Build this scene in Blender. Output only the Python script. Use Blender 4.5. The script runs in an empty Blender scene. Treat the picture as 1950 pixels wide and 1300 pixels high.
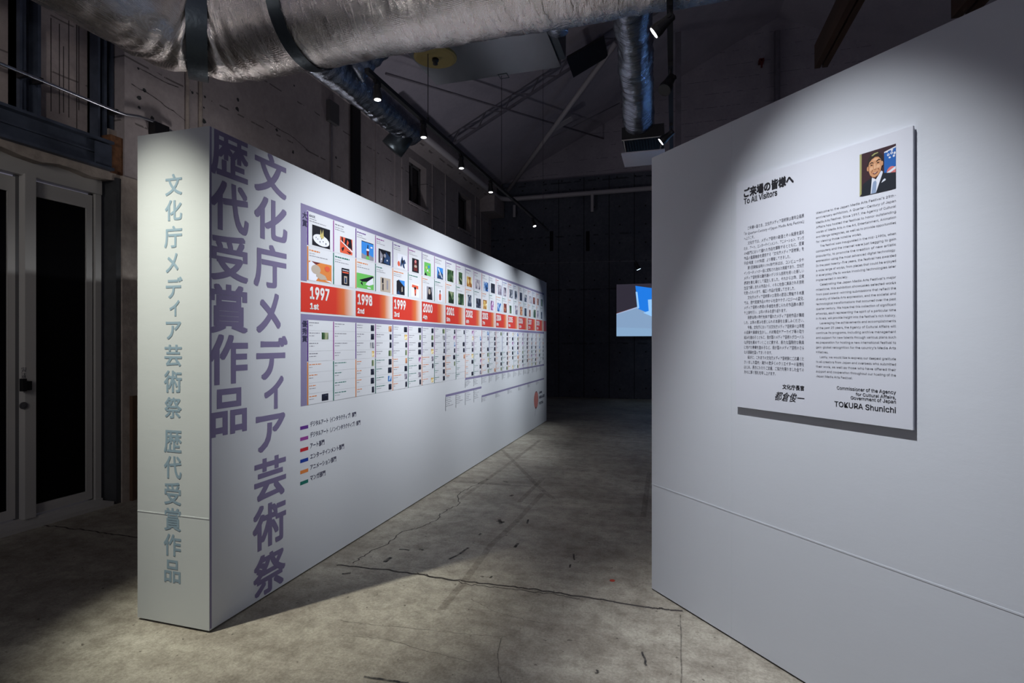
import bpy, math, os, random
from mathutils import Vector, Matrix, noise
random.seed(7)
sc = bpy.context.scene
C = sc.collection

# ------------------------------------------------------------------ camera, world, lights, exposure
F = 1030.0                       # focal length in pixels of the 1950 px wide frame
CX, CY, CAMH = 975.0, 650.0, 1.5525
YAW = math.radians(16.62)        # the camera looks this far to the left of +Y
sn, cs = math.sin(YAW), math.cos(YAW)
cd = bpy.data.cameras.new('camera'); cam = bpy.data.objects.new('camera', cd); C.objects.link(cam)
cd.sensor_width = 36; cd.lens = F / 1950 * 36; cd.clip_end = 100; cd.clip_start = .05
cam.location = (0, 0, CAMH); cam.rotation_euler = (math.pi / 2, 0, YAW)
sc.camera = cam
w = bpy.data.worlds.new('world'); sc.world = w; w.use_nodes = True
w.node_tree.nodes['Background'].inputs[0].default_value = (.62, .6, .8, 1)
w.node_tree.nodes['Background'].inputs[1].default_value = .16
vs = sc.view_settings
vs.view_transform = 'Standard'; vs.look = 'None'; vs.gamma = 1; vs.exposure = 0; vs.use_curve_mapping = False

def beam(loc, aim, power, size, blend, col=(.93, .965, 1), rad=.035, name='spot_beam'):
    l = bpy.data.lights.new(name, 'SPOT'); l.energy = power; l.spot_size = math.radians(size); l.spot_blend = blend
    l.color = col; l.shadow_soft_size = rad
    o = bpy.data.objects.new(name, l); C.objects.link(o)
    d = (Vector(aim) - Vector(loc)).normalized()
    o.location = loc; o.rotation_euler = d.to_track_quat('-Z', 'Y').to_euler()
    return o
# spotlight name: (lamp head, aim, watts, cone, blend, colour)
LAMP_ROWS = {
    'entrance': ((-3.118, 1.289, 4.05), (-2.13, 2.68, 0.0), 660, 36, 1.0, (1, .99, .87)),
    'notice':   ((-.349, 1.732, 4.30), (.68, 2.607, .48), 650, 48, 1.0, (.92, .95, 1)),
    'centre1':  ((-.05, 3.27, 3.42), (-2.37, 3.62, 1.75), 400, 61, 1, (.93, .96, 1)),
    'centre2':  ((-.05, 5.08, 3.42), (-2.37, 5.3, 1.7), 420, 62, 1, (.93, .96, 1)),
    'centre3':  ((-.05, 7.40, 3.42), (-2.37, 7.2, 1.5), 440, 64, 1, (.90, .95, 1)),
    'centre4':  ((-.05, 9.30, 3.42), (-2.37, 8.9, 1.5), 280, 60, 1, (.88, .94, 1)),
}

# fill beams added without fixtures to lift dim walls, roof and ducts: one behind the visitor toward the entrance wall, two uplights behind the partition, one beyond the notice wall
beam((-2.75, -1.6, 3.3), (-5.3, 3.2, 2.6), 150, 66, 1, (1, .95, .9), .6, 'fill_beam')
beam((-4.2, 8.5, 2.2), (-3.2, 9.5, 6.0), 62, 150, 1, (.95, .93, 1), .15, 'fill_beam')
beam((-4.2, 4.6, 2.2), (-4.0, 5.2, 6.0), 40, 150, 1, (1, .95, .95), .15, 'fill_beam')
beam((4.5, 8.5, 2.4), (3.0, 10.5, 7.5), 32, 140, 1, (.95, .93, 1), .15, 'fill_beam')
beam((-2.1, .4, 2.9), (-3.6, 2.0, 3.95), 60, 60, 1, (1, .95, .93), .06, 'fill_beam')  # added beam for the highlight on the duct's left run
beam((-.9, 1.3, 2.9), (-1.0, 3.3, 3.95), 30, 90, 1, (1, .96, .95), .08, 'fill_beam')  # added beam for the highlights along the duct's cross run
beam((1.6, 6.4, 2.6), (-.3, 5.0, 3.8), 38, 50, 1, (.25, .5, 1), .05, 'fill_beam')  # blue beam added for projector light on the round duct and diffuser
beam((2.4, 12.6, 2.9), (.5, 9.6, 0), 30, 34, 1, (.2, .5, 1), .1, 'fill_beam')  # blue beam added for the projector's glow on the far floor
# ------------------------------------------------------------------ pixel -> point on a real plane
def ray(px, py):
    a, b = (px - CX), (CY - py)
    return Vector((-sn * F + cs * a, cs * F + sn * a, b))
def hx(px, py, x): r = ray(px, py); t = x / r.x; return Vector((x, r.y * t, CAMH + r.z * t))
def hy(px, py, y): r = ray(px, py); t = y / r.y; return Vector((r.x * t, y, CAMH + r.z * t))
def hz(px, py, z): r = ray(px, py); t = (z - CAMH) / r.z; return Vector((r.x * t, r.y * t, z))
class Frame:
    def __init__(s, O, U):
        s.O = Vector(O); s.U = Vector(U).normalized(); s.V = Vector((0, 0, 1)); s.N = s.U.cross(s.V)
    def p(s, u, z, d=0): return s.O + s.U * u + s.V * z + s.N * d
    def at(s, px, py, d=0):
        r = ray(px, py); o = Vector((0, 0, CAMH))
        t = (s.O + s.N * d - o).dot(s.N) / r.dot(s.N); q = o + r * t - s.O
        return q.dot(s.U), q.z
FACE = Frame((-2.368, 0, 0), (0, 1, 0))            # printed long face: u = y
ENDF = Frame((0, 2.301, 0), (1, 0, 0))             # narrow end face: u = x
RW = Frame((-.130, 3.493, 0), (.675, -.738, 0))    # right-hand white wall, u from its far corner
BD = .018
BOARD = Frame(RW.p(0, 0, BD), RW.U)                # face of the notice board

# ------------------------------------------------------------------ materials
def newmat(name):
    m = bpy.data.materials.new(name); m.use_nodes = True
    nt = m.node_tree; return m, nt, nt.nodes['Principled BSDF']
def N(nt, t, **k):
    n = nt.nodes.new(t)
    for a, v in k.items():
        if a in n.inputs: n.inputs[a].default_value = v
        else: setattr(n, a, v)
    return n
def c4(c): return (c[0], c[1], c[2], 1)
def mat(name, col, rough=.6, metal=0, bump=0, bscale=40, var=0, vscale=3, stretch=(1, 1, 1), emit=None, estr=0, spec=.5, bdist=.01):
    m, nt, b = newmat(name)
    b.inputs['Base Color'].default_value = c4(col); b.inputs['Roughness'].default_value = rough
    b.inputs['Metallic'].default_value = metal; b.inputs['Specular IOR Level'].default_value = spec
    if bump or var:
        tc = N(nt, 'ShaderNodeTexCoord'); mp = N(nt, 'ShaderNodeMapping'); mp.inputs['Scale'].default_value = stretch
        nt.links.new(tc.outputs['Object'], mp.inputs[0])
    if var:
        n = N(nt, 'ShaderNodeTexNoise', Scale=vscale, Detail=6, Roughness=.6); nt.links.new(mp.outputs[0], n.inputs['Vector'])
        r = N(nt, 'ShaderNodeValToRGB'); r.color_ramp.elements[0].position = .3; r.color_ramp.elements[1].position = .7
        r.color_ramp.elements[0].color = c4([x * (1 - var) for x in col]); r.color_ramp.elements[1].color = c4([min(1, x * (1 + var)) for x in col])
        nt.links.new(n.outputs['Fac'], r.inputs[0]); nt.links.new(r.outputs[0], b.inputs['Base Color'])
    if bump:
        n = N(nt, 'ShaderNodeTexNoise', Scale=bscale, Detail=5); nt.links.new(mp.outputs[0], n.inputs['Vector'])
        bp = N(nt, 'ShaderNodeBump', Strength=bump, Distance=bdist); nt.links.new(n.outputs['Fac'], bp.inputs['Height'])
        nt.links.new(bp.outputs[0], b.inputs['Normal'])
    if emit:
        b.inputs['Emission Color'].default_value = c4(emit); b.inputs['Emission Strength'].default_value = estr
    return m
def concrete(name, base, dark, board=None, stains=.5, rough=.75, streak=(1, 1, 1), bump=.3):
    """mottled concrete; board = spacing in z of faint horizontal formwork lines"""
    m, nt, b = newmat(name); L = nt.links
    tc = N(nt, 'ShaderNodeTexCoord'); mp = N(nt, 'ShaderNodeMapping'); mp.inputs['Scale'].default_value = streak
    L.new(tc.outputs['Object'], mp.inputs[0])
    n1 = N(nt, 'ShaderNodeTexNoise', Scale=.9, Detail=8, Roughness=.62); L.new(mp.outputs[0], n1.inputs['Vector'])
    n2 = N(nt, 'ShaderNodeTexNoise', Scale=14, Detail=8, Roughness=.7); L.new(mp.outputs[0], n2.inputs['Vector'])
    r1 = N(nt, 'ShaderNodeValToRGB'); r1.color_ramp.elements[0].position = .35; r1.color_ramp.elements[1].position = .62
    r1.color_ramp.elements[0].color = c4(dark); r1.color_ramp.elements[1].color = c4(base)
    L.new(n1.outputs['Fac'], r1.inputs[0])
    r2 = N(nt, 'ShaderNodeValToRGB'); r2.color_ramp.elements[0].position = .3; r2.color_ramp.elements[1].position = .65
    v = 1 - stains; r2.color_ramp.elements[0].color = (v, v, v, 1); r2.color_ramp.elements[1].color = (1.0, 1.0, 1.0, 1)
    L.new(n2.outputs['Fac'], r2.inputs[0])
    mx = N(nt, 'ShaderNodeMix', data_type='RGBA', blend_type='MULTIPLY'); mx.inputs[0].default_value = 1
    L.new(r1.outputs[0], mx.inputs[6]); L.new(r2.outputs[0], mx.inputs[7])
    out = mx.outputs[2]
    h = n2.outputs['Fac']
    if board:
        sx = N(nt, 'ShaderNodeSeparateXYZ'); L.new(tc.outputs['Object'], sx.inputs[0])
        mm = N(nt, 'ShaderNodeMath', operation='FRACT'); dv = N(nt, 'ShaderNodeMath', operation='DIVIDE'); dv.inputs[1].default_value = board
        wob = N(nt, 'ShaderNodeTexNoise', Scale=1.5); L.new(tc.outputs['Object'], wob.inputs['Vector'])
        ad = N(nt, 'ShaderNodeMath', operation='MULTIPLY_ADD'); ad.inputs[1].default_value = .05; L.new(wob.outputs['Fac'], ad.inputs[0]); L.new(sx.outputs[2], ad.inputs[2])
        L.new(ad.outputs[0], dv.inputs[0]); L.new(dv.outputs[0], mm.inputs[0])
        ls = N(nt, 'ShaderNodeMath', operation='LESS_THAN'); ls.inputs[1].default_value = .03; L.new(mm.outputs[0], ls.inputs[0])
        gt = N(nt, 'ShaderNodeTexNoise', Scale=6, Detail=4); L.new(tc.outputs['Object'], gt.inputs['Vector'])
        g2 = N(nt, 'ShaderNodeMath', operation='GREATER_THAN'); g2.inputs[1].default_value = .5; L.new(gt.outputs['Fac'], g2.inputs[0])
        ml = N(nt, 'ShaderNodeMath', operation='MULTIPLY'); L.new(ls.outputs[0], ml.inputs[0]); L.new(g2.outputs[0], ml.inputs[1])
        mx2 = N(nt, 'ShaderNodeMix', data_type='RGBA'); L.new(ml.outputs[0], mx2.inputs[0]); L.new(out, mx2.inputs[6]); mx2.inputs[7].default_value = c4([x * .45 for x in dark])
        out = mx2.outputs[2]
    L.new(out, b.inputs['Base Color']); b.inputs['Roughness'].default_value = rough
    bp = N(nt, 'ShaderNodeBump', Strength=bump, Distance=.01); L.new(h, bp.inputs['Height']); L.new(bp.outputs[0], b.inputs['Normal'])
    return m
def floor_mat():
    m, nt, b = newmat('floor_concrete'); L = nt.links
    tc = N(nt, 'ShaderNodeTexCoord')
    def nz(scale, st, det=8, ro=.65):
        mp = N(nt, 'ShaderNodeMapping'); mp.inputs['Scale'].default_value = st; L.new(tc.outputs['Object'], mp.inputs[0])
        n = N(nt, 'ShaderNodeTexNoise', Scale=scale, Detail=det, Roughness=ro); L.new(mp.outputs[0], n.inputs['Vector']); return n.outputs['Fac']
    def ramp(x, a, b_, ca, cb):
        r = N(nt, 'ShaderNodeValToRGB'); e = r.color_ramp.elements; e[0].position = a; e[1].position = b_; e[0].color = c4(ca); e[1].color = c4(cb)
        L.new(x, r.inputs[0]); return r.outputs[0]
    def mul(a, c):
        mx = N(nt, 'ShaderNodeMix', data_type='RGBA', blend_type='MULTIPLY'); mx.inputs[0].default_value = 1
        L.new(a, mx.inputs[6]); L.new(c, mx.inputs[7]); return mx.outputs[2]
    big = ramp(nz(.8, (1, 1, 1)), .35, .66, (.33, .295, .245), (.56, .53, .445))
    streaks = ramp(nz(1.8, (.55, 2.0, 1)), .34, .58, (.74, .72, .71), (1, 1, 1))
    mott = ramp(nz(9, (1, 1, 1), 10, .75), .36, .58, (.60, .58, .56), (1, 1, 1))
    fine = ramp(nz(70, (1, 1, 1), 4, .8), .38, .6, (.70, .70, .68), (1.0, 1.0, 1.0))
    spot = ramp(nz(26, (1, 1, 1), 3, .5), .27, .32, (.35, .33, .32), (1, 1, 1))
    L.new(mul(mul(mul(mul(big, streaks), mott), fine), spot), b.inputs['Base Color'])
    rr = N(nt, 'ShaderNodeMapRange'); rr.inputs[3].default_value = .42; rr.inputs[4].default_value = .7
    L.new(nz(3, (1, 1, 1)), rr.inputs[0]); L.new(rr.outputs[0], b.inputs['Roughness'])
    bp = N(nt, 'ShaderNodeBump', Strength=.45, Distance=.006); L.new(nz(45, (1, 1, 1), 8, .7), bp.inputs['Height']); L.new(bp.outputs[0], b.inputs['Normal'])
    return m
def foil(name, col, rough, weave=True, wr=(1, 1, 1), wst=.6):
    m, nt, b = newmat(name); L = nt.links
    b.inputs['Base Color'].default_value = c4(col); b.inputs['Metallic'].default_value = 1
    tc = N(nt, 'ShaderNodeTexCoord')
    mp = N(nt, 'ShaderNodeMapping'); mp.inputs['Scale'].default_value = wr; L.new(tc.outputs['Object'], mp.inputs[0])
    n = N(nt, 'ShaderNodeTexNoise', Scale=7, Detail=7, Roughness=.6, Distortion=.5); L.new(mp.outputs[0], n.inputs['Vector'])
    b1 = N(nt, 'ShaderNodeBump', Strength=wst, Distance=.03); L.new(n.outputs['Fac'], b1.inputs['Height'])
    last = b1
    if weave:
        w1 = N(nt, 'ShaderNodeTexWave', Scale=55, bands_direction='X'); w2 = N(nt, 'ShaderNodeTexWave', Scale=55, bands_direction='Z')
        L.new(tc.outputs['Object'], w1.inputs['Vector']); L.new(tc.outputs['Object'], w2.inputs['Vector'])
        ad = N(nt, 'ShaderNodeMath', operation='ADD'); L.new(w1.outputs['Fac'], ad.inputs[0]); L.new(w2.outputs['Fac'], ad.inputs[1])
        b2 = N(nt, 'ShaderNodeBump', Strength=.35, Distance=.002); L.new(ad.outputs[0], b2.inputs['Height']); L.new(b1.outputs[0], b2.inputs['Normal']); last = b2
    L.new(last.outputs[0], b.inputs['Normal'])
    rr = N(nt, 'ShaderNodeMapRange'); rr.inputs[3].default_value = rough - .08; rr.inputs[4].default_value = rough + .12
    L.new(n.outputs['Fac'], rr.inputs[0]); L.new(rr.outputs[0], b.inputs['Roughness'])
    return m
def wallpaint(name, col):
    m, nt, b = newmat(name); L = nt.links
    b.inputs['Base Color'].default_value = c4(col); b.inputs['Roughness'].default_value = .62
    tc = N(nt, 'ShaderNodeTexCoord')
    mp = N(nt, 'ShaderNodeMapping'); mp.inputs['Scale'].default_value = (1, 1, 2.4); L.new(tc.outputs['Object'], mp.inputs[0])
    n = N(nt, 'ShaderNodeTexNoise', Scale=5, Detail=6, Roughness=.7); L.new(mp.outputs[0], n.inputs['Vector'])
    v = N(nt, 'ShaderNodeTexVoronoi', Scale=9, feature='F1'); L.new(tc.outputs['Object'], v.inputs['Vector'])
    pit = N(nt, 'ShaderNodeMath', operation='LESS_THAN'); pit.inputs[1].default_value = .05; L.new(v.outputs['Distance'], pit.inputs[0])
    b1 = N(nt, 'ShaderNodeBump', Strength=.075, Distance=.01); L.new(n.outputs['Fac'], b1.inputs['Height'])
    b2 = N(nt, 'ShaderNodeBump', Strength=.25, Distance=.002); L.new(pit.outputs[0], b2.inputs['Height']); L.new(b1.outputs[0], b2.inputs['Normal'])
    L.new(b2.outputs[0], b.inputs['Normal'])
    return m
def rampmat(name, stops, axis=1, rough=.5):
    """printed colour gradient along the object's own length"""
    m, nt, b = newmat(name); L = nt.links
    tc = N(nt, 'ShaderNodeTexCoord'); sx = N(nt, 'ShaderNodeSeparateXYZ'); L.new(tc.outputs['Generated'], sx.inputs[0])
    r = N(nt, 'ShaderNodeValToRGB'); e = r.color_ramp.elements
    while len(e) < len(stops): e.new(.5)
    for k, (p, c) in enumerate(stops): e[k].position = p; e[k].color = c4(c)
    L.new(sx.outputs[axis], r.inputs[0]); L.new(r.outputs[0], b.inputs['Base Color']); b.inputs['Roughness'].default_value = rough
    return m
def photo_mat(name, cols, seed, scale=9):
    m, nt, b = newmat(name); L = nt.links
    tc = N(nt, 'ShaderNodeTexCoord'); mp = N(nt, 'ShaderNodeMapping'); mp.inputs['Location'].default_value = (seed * 3.7, seed * 1.3, seed * 2.1)
    L.new(tc.outputs['Object'], mp.inputs[0])
    n = N(nt, 'ShaderNodeTexNoise', Scale=scale, Detail=2.5, Roughness=.55, Distortion=1.2); L.new(mp.outputs[0], n.inputs['Vector'])
    r = N(nt, 'ShaderNodeValToRGB'); e = r.color_ramp.elements
    while len(e) < len(cols): e.new(.5)
    for k, c in enumerate(cols): e[k].position = .36 + .28 * k / (len(cols) - 1); e[k].color = c4(c)
    r.color_ramp.interpolation = 'EASE'
    L.new(n.outputs['Fac'], r.inputs[0]); L.new(r.outputs[0], b.inputs['Base Color']); b.inputs['Roughness'].default_value = .45
    return m
M = {}
M['floor'] = floor_mat()
M['white'] = wallpaint('white_wall_paint', (.57, .595, .635))
M['white_end'] = wallpaint('white_end_paint', (.565, .60, .60))
M['lav'] = mat('lavender_print', (.175, .15, .27), .55)
M['lav2'] = mat('pale_lavender_print', (.195, .175, .305), .55)
M['navy'] = mat('dark_navy_print', (.03, .028, .07), .5)
M['steelblue'] = mat('steel_blue_print', (.27, .375, .45), .5)
M['black'] = mat('black_print', (.012, .012, .016), .5)
M['ink'] = mat('grey_ink', (.05, .05, .07), .5)
M['paper'] = mat('card_white', (.60, .62, .66), .5)
M['board'] = mat('board_white', (.58, .595, .65), .45)
M['boardedge'] = mat('board_edge', (.45, .47, .54), .6)
M['red'] = mat('red_print', (.52, .04, .025), .5)
M['purple'] = mat('violet_print', (.10, .03, .22), .5)
M['magenta'] = mat('magenta_print', (.26, .05, .26), .5)
M['crimson'] = mat('crimson_print', (.45, .02, .03), .5)
M['blue'] = mat('blue_print', (.01, .04, .28), .5)
M['orange'] = mat('orange_print', (.62, .20, .05), .5)
M['green'] = mat('green_print', (.01, .14, .11), .5)
M['textwhite'] = mat('white_print', (.66, .66, .67), .5)
M['yearramp'] = rampmat('year_gradient', [(0, (.52, .03, .018)), (.60, (.52, .035, .02)), (.76, (.56, .14, .04)), (.9, (.62, .45, .38)), (.985, (.58, .60, .63)), (1, (.58, .60, .64))])
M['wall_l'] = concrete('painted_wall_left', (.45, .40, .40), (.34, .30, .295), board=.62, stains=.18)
M['recess'] = concrete('recess_panel', (.50, .43, .41), (.40, .34, .32), board=.5, stains=.2)
M['darkcol'] = concrete('dark_reveal_paint', (.055, .058, .062), (.035, .037, .042), stains=.3)
M['steel'] = mat('blue_grey_steel', (.065, .08, .115), .55, .2, .15, 25, .35, 5)
M['rust'] = mat('rusted_steel', (.16, .07, .03), .8, 0, .3, 60, .5, 14)
M['plaster'] = mat('cream_plaster', (.36, .31, .27), .8, 0, .5, 30, .25, 8)
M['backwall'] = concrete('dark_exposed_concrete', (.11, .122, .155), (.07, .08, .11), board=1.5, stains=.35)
M['hole'] = mat('tie_hole_black', (.004, .004, .006), .9)
M['gable'] = concrete('painted_siding', (.40, .37, .42), (.31, .29, .335), board=.35, stains=.15)
M['roof'] = concrete('painted_roof_lining', (.44, .41, .47), (.36, .34, .40), stains=.1)
M['beamgrey'] = mat('grey_painted_steel', (.17, .16, .19), .5, .1, .1, 20, .2, 4)
M['pipewhite'] = mat('white_painted_pipe', (.42, .40, .42), .45)
M['galv'] = mat('galvanized_conduit', (.55, .57, .62), .32, 1, .1, 30)
M['galvsheet'] = foil('galvanized_sheet', (.30, .32, .35), .34, False, (1, 1, 1), .08)
M['foil'] = foil('silver_foil_cloth', (.92, .87, .84), .24, True, (3.0, 1, 1), .4)
M['foil2'] = foil('crumpled_silver_foil', (.30, .33, .40), .2, False, (1, 5, 3), .6)
M['tape'] = mat('dark_foil_tape', (.10, .125, .145), .38, .8, .3, 20)
M['alu'] = mat('satin_aluminium', (.46, .45, .43), .45, .1)
M['aludark'] = mat('dark_aluminium', (.13, .13, .135), .4, .4)
M['glass'] = mat('blacked_out_glass', (.003, .003, .004), .25, 0, spec=.15)
M['windark'] = mat('dark_window_glass', (.005, .007, .012), .2, spec=.3)
M['fixture'] = mat('black_fixture', (.006, .006, .008), .5)
M['lens'] = mat('lit_lens', (.8, .8, .8), .3, emit=(1, .99, 1), estr=9)
M['lensblue'] = mat('lit_blue_lens', (.6, .8, 1), .3, emit=(.55, .8, 1), estr=5)
M['wire'] = mat('steel_wire', (.08, .08, .09), .4, .6)
M['yellow'] = mat('yellow_cap', (.26, .20, .07), .6, 0, .1, 20)
M['diff'] = mat('pale_metal_plate', (.55, .55, .62), .45, .2)
M['wood'] = mat('dark_brown_timber', (.055, .028, .016), .7, 0, .4, 20, .4, 4, (1, .15, 1))
M['crack'] = mat('dark_crack', (.05, .043, .04), .9)
def decal(name, col, alpha):
    m = mat(name, col, .7)
    nt = m.node_tree; b = nt.nodes['Principled BSDF']
    tc = N(nt, 'ShaderNodeTexCoord'); n = N(nt, 'ShaderNodeTexNoise', Scale=22, Detail=5); nt.links.new(tc.outputs['Object'], n.inputs['Vector'])
    mr = N(nt, 'ShaderNodeMapRange'); mr.inputs[1].default_value = .35; mr.inputs[2].default_value = .65; mr.inputs[3].default_value = alpha * .35; mr.inputs[4].default_value = alpha
    nt.links.new(n.outputs['Fac'], mr.inputs[0]); nt.links.new(mr.outputs[0], b.inputs['Alpha']); return m
M['tapemark'] = decal('worn_tape_residue', (.16, .125, .10), .30)
M['scuff'] = decal('black_rubber_scuff', (.02, .02, .022), .9)
M['hair_crack'] = decal('hairline_crack', (.08, .07, .06), .6)
M['reddot'] = mat('red_paint_spot', (.35, .04, .02), .6)

# ------------------------------------------------------------------ mesh helpers
class MB:
    def __init__(s): s.v = []; s.f = []; s.m = []; s.mats = []
    def mi(s, m):
        if m not in s.mats: s.mats.append(m)
        return s.mats.index(m)
    def poly(s, pts, m=None):
        n = len(s.v); s.v += [Vector(p) for p in pts]; s.f.append(tuple(range(n, n + len(pts)))); s.m.append(s.mi(m)); return s
    def add(s, vs_, fs, m=None):
        n = len(s.v); s.v += [Vector(p) for p in vs_]; k = s.mi(m)
        for f in fs: s.f.append(tuple(i + n for i in f)); s.m.append(k)
        return s
    def box(s, a, b, m=None):
        x0, y0, z0 = a; x1, y1, z1 = b
        P = [(x0, y0, z0), (x1, y0, z0), (x1, y1, z0), (x0, y1, z0), (x0, y0, z1), (x1, y0, z1), (x1, y1, z1), (x0, y1, z1)]
        return s.add(P, [(0, 3, 2, 1), (4, 5, 6, 7), (0, 1, 5, 4), (1, 2, 6, 5), (2, 3, 7, 6), (3, 0, 4, 7)], m)
    def fbox(s, fr, u0, u1, z0, z1, d0, d1, m=None):
        P = [fr.p(u, z, d) for d in (d0, d1) for (u, z) in ((u0, z0), (u1, z0), (u1, z1), (u0, z1))]
        return s.add(P, [(3, 2, 1, 0), (4, 5, 6, 7), (0, 1, 5, 4), (1, 2, 6, 5), (2, 3, 7, 6), (3, 0, 4, 7)], m)
    def bar(s, p, q, w_, h, m=None, up=(0, 0, 1)):
        p, q = Vector(p), Vector(q); d = (q - p).normalized(); u = Vector(up)
        if abs(d.dot(u)) > .98: u = Vector((1, 0, 0))
        r = d.cross(u).normalized() * w_ / 2; t = r.cross(d).normalized() * h / 2
        P = [e + a + b for e in (p, q) for (a, b) in ((-r, -t), (r, -t), (r, t), (-r, t))]
        return s.add(P, [(0, 1, 2, 3), (7, 6, 5, 4), (0, 4, 5, 1), (1, 5, 6, 2), (2, 6, 7, 3), (3, 7, 4, 0)], m)
    def tube(s, path, rad, seg=12, m=None, caps=True, wob=None):
        path = [Vector(p) for p in path]; n = len(path); rr = rad if isinstance(rad, (list, tuple)) else [rad] * n
        rings = []; up = None
        for i, p in enumerate(path):
            d = (path[min(i + 1, n - 1)] - path[max(i - 1, 0)]).normalized()
            if up is None: up = Vector((0, 0, 1)) if abs(d.z) < .9 else Vector((1, 0, 0))
            x = d.cross(up).normalized(); y = x.cross(d).normalized(); up = y
            rings.append([p + (x * math.cos(a) + y * math.sin(a)) * (rr[i] + (wob(i, k, p) if wob else 0)) for k in range(seg) for a in [2 * math.pi * k / seg]])
        vs_ = [q for r in rings for q in r]; fs = []
        for i in range(n - 1):
            for k in range(seg):
                a, b = i * seg + k, i * seg + (k + 1) % seg
                fs.append((a, b, b + seg, a + seg))
        if caps: fs.append(tuple(range(seg))[::-1]); fs.append(tuple(range((n - 1) * seg, n * seg)))
        return s.add(vs_, fs, m)
    def disc(s, fr, u, z, ru, rz, d, m=None, seg=24, a0=0, a1=2 * math.pi):
        return s.poly([fr.p(u + ru * math.cos(a0 + (a1 - a0) * k / seg), z + rz * math.sin(a0 + (a1 - a0) * k / seg), d) for k in range(seg)], m)
    def rect(s, fr, u0, u1, z0, z1, d, m=None):
        return s.poly([fr.p(u0, z0, d), fr.p(u1, z0, d), fr.p(u1, z1, d), fr.p(u0, z1, d)], m)
def basis(o): return Vector(o.get('_b', (0, 0, 0)))
BASE = {}
def obj(name, mb, m=None, parent=None, base=None, smooth=False, **props):
    """one mesh object; vertices are given in world space, origin = base (or the parent's base)"""
    b = Vector(base) if base is not None else (BASE[parent.name] if parent else Vector((0, 0, 0)))
    me = bpy.data.meshes.new(name); me.from_pydata([v - b for v in mb.v], [], mb.f)
    if m is not None: me.materials.append(m)
    else:
        for x in mb.mats: me.materials.append(x)
        me.polygons.foreach_set('material_index', mb.m)
    if smooth: me.polygons.foreach_set('use_smooth', [True] * len(me.polygons))
    me.update()
    o = bpy.data.objects.new(name, me); C.objects.link(o)
    BASE[o.name] = b
    if parent: o.parent = parent; o.location = b - BASE[parent.name]
    else: o.location = b
    for k, v in props.items(): o[k] = v
    return o
def thing(name, label, cat, base, group=None):
    o = bpy.data.objects.new(name, None); C.objects.link(o); o.location = base; BASE[o.name] = Vector(base)
    o.empty_display_size = .1
    o['label'] = label; o['category'] = cat
    if group: o['group'] = group
    return o
def tag(o, label, cat, group=None):
    o['label'] = label; o['category'] = cat
    if group: o['group'] = group
    return o
def struct(name, mb, m=None, parent=None, **k):
    o = obj(name, mb, m, parent, **k)
    if parent is None: o['kind'] = 'structure'
    return o

# ------------------------------------------------------------------ lettering
_cache = {}
try: FONT = bpy.data.fonts.load(os.path.join(bpy.utils.system_resource('DATAFILES'), 'fonts', 'Inter.woff2'))   # the sans serif that ships inside Blender
except Exception: FONT = None
def glyphs(txt, off=0.0, shear=0.0, res=2):
    key = (txt, off, shear, res)
    if key not in _cache:
        c = bpy.data.curves.new('t', 'FONT'); c.body = txt; c.resolution_u = res; c.shear = shear
        if FONT and all(ord(q) < 128 or q == '’' for q in txt): c.font = FONT
        o = bpy.data.objects.new('t', c); me = o.to_mesh()
        v = [(a.co.x, a.co.y, 0) for a in me.vertices]; f = [tuple(p.vertices) for p in me.polygons]
        o.to_mesh_clear(); bpy.data.objects.remove(o); bpy.data.curves.remove(c)
        if off:      # heavier weight: the same outline laid over itself, shifted all round by the extra stroke width
            K9 = [(-1, -1), (1, -1), (1, 1), (-1, 1), (0, -1), (1, 0), (0, 1), (-1, 0)]
            k = 4 if off < .015 else 8
            V0, F0, n = v, f, len(v); v, f = list(V0), list(F0)
            for j in range(k):
                dx, dy = off * K9[j][0] * .9, off * K9[j][1] * .9
                v += [(x + dx, y + dy, j + 1) for x, y, _ in V0]; f += [tuple(i + n * (j + 1) for i in g) for g in F0]
        _cache[key] = (v, f)
    return _cache[key]
def ink(mb, fr, txt, u0, u1, z0, z1, d, m=None, off=0, shear=0, clip=None, res=2):
    """fit the inked bounding box of txt to the box u0..u1, z0..z1"""
    v, f = glyphs(txt, off, shear, res)
    xa, xb = min(p[0] for p in v), max(p[0] for p in v); ya, yb = min(p[1] for p in v), max(p[1] for p in v)
    pts = []
    for x, y, q in v:
        u = u0 + (x - xa) / (xb - xa) * (u1 - u0); z = z0 + (y - ya) / max(yb - ya, 1e-6) * (z1 - z0)
        if clip: u = min(max(u, clip[0]), clip[1]); z = min(z, clip[2])
        pts.append(fr.p(u, z, d + q * .00006))
    mb.add(pts, f, m)
def line(mb, fr, txt, u0, z, h, d, m=None, u1=None, right=False, off=0, shear=0, maxw=None):
    """one text line: em height h, baseline z, starting at u0 (or ending at u0 if right); u1 = justify to"""
    v, f = glyphs(txt, off, shear, 1)
    xa, xb = min(p[0] for p in v), max(p[0] for p in v)
    k = h
    if u1 is not None: k = (u1 - u0) / (xb - xa)
    pts = []
    for x, y, q in v:
        u = (u0 - (xb - x) * k) if right else (u0 + (x - xa) * k)
        pts.append(fr.p(u, z + y * h, d + q * .00006))
    mb.add(pts, f, m)

# ================================================================== STRUCTURE
# floor slab
fl = MB(); fl.box((-7, -4.5, -.15), (9, 15.6, 0)); floor = struct('floor', fl, M['floor'])
XW, XR = -5.10, -5.36          # left wall face and the face of the door recess
YB = 14.95                     # back wall
YE = 3.95                      # near end of the solid part of the left wall
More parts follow.
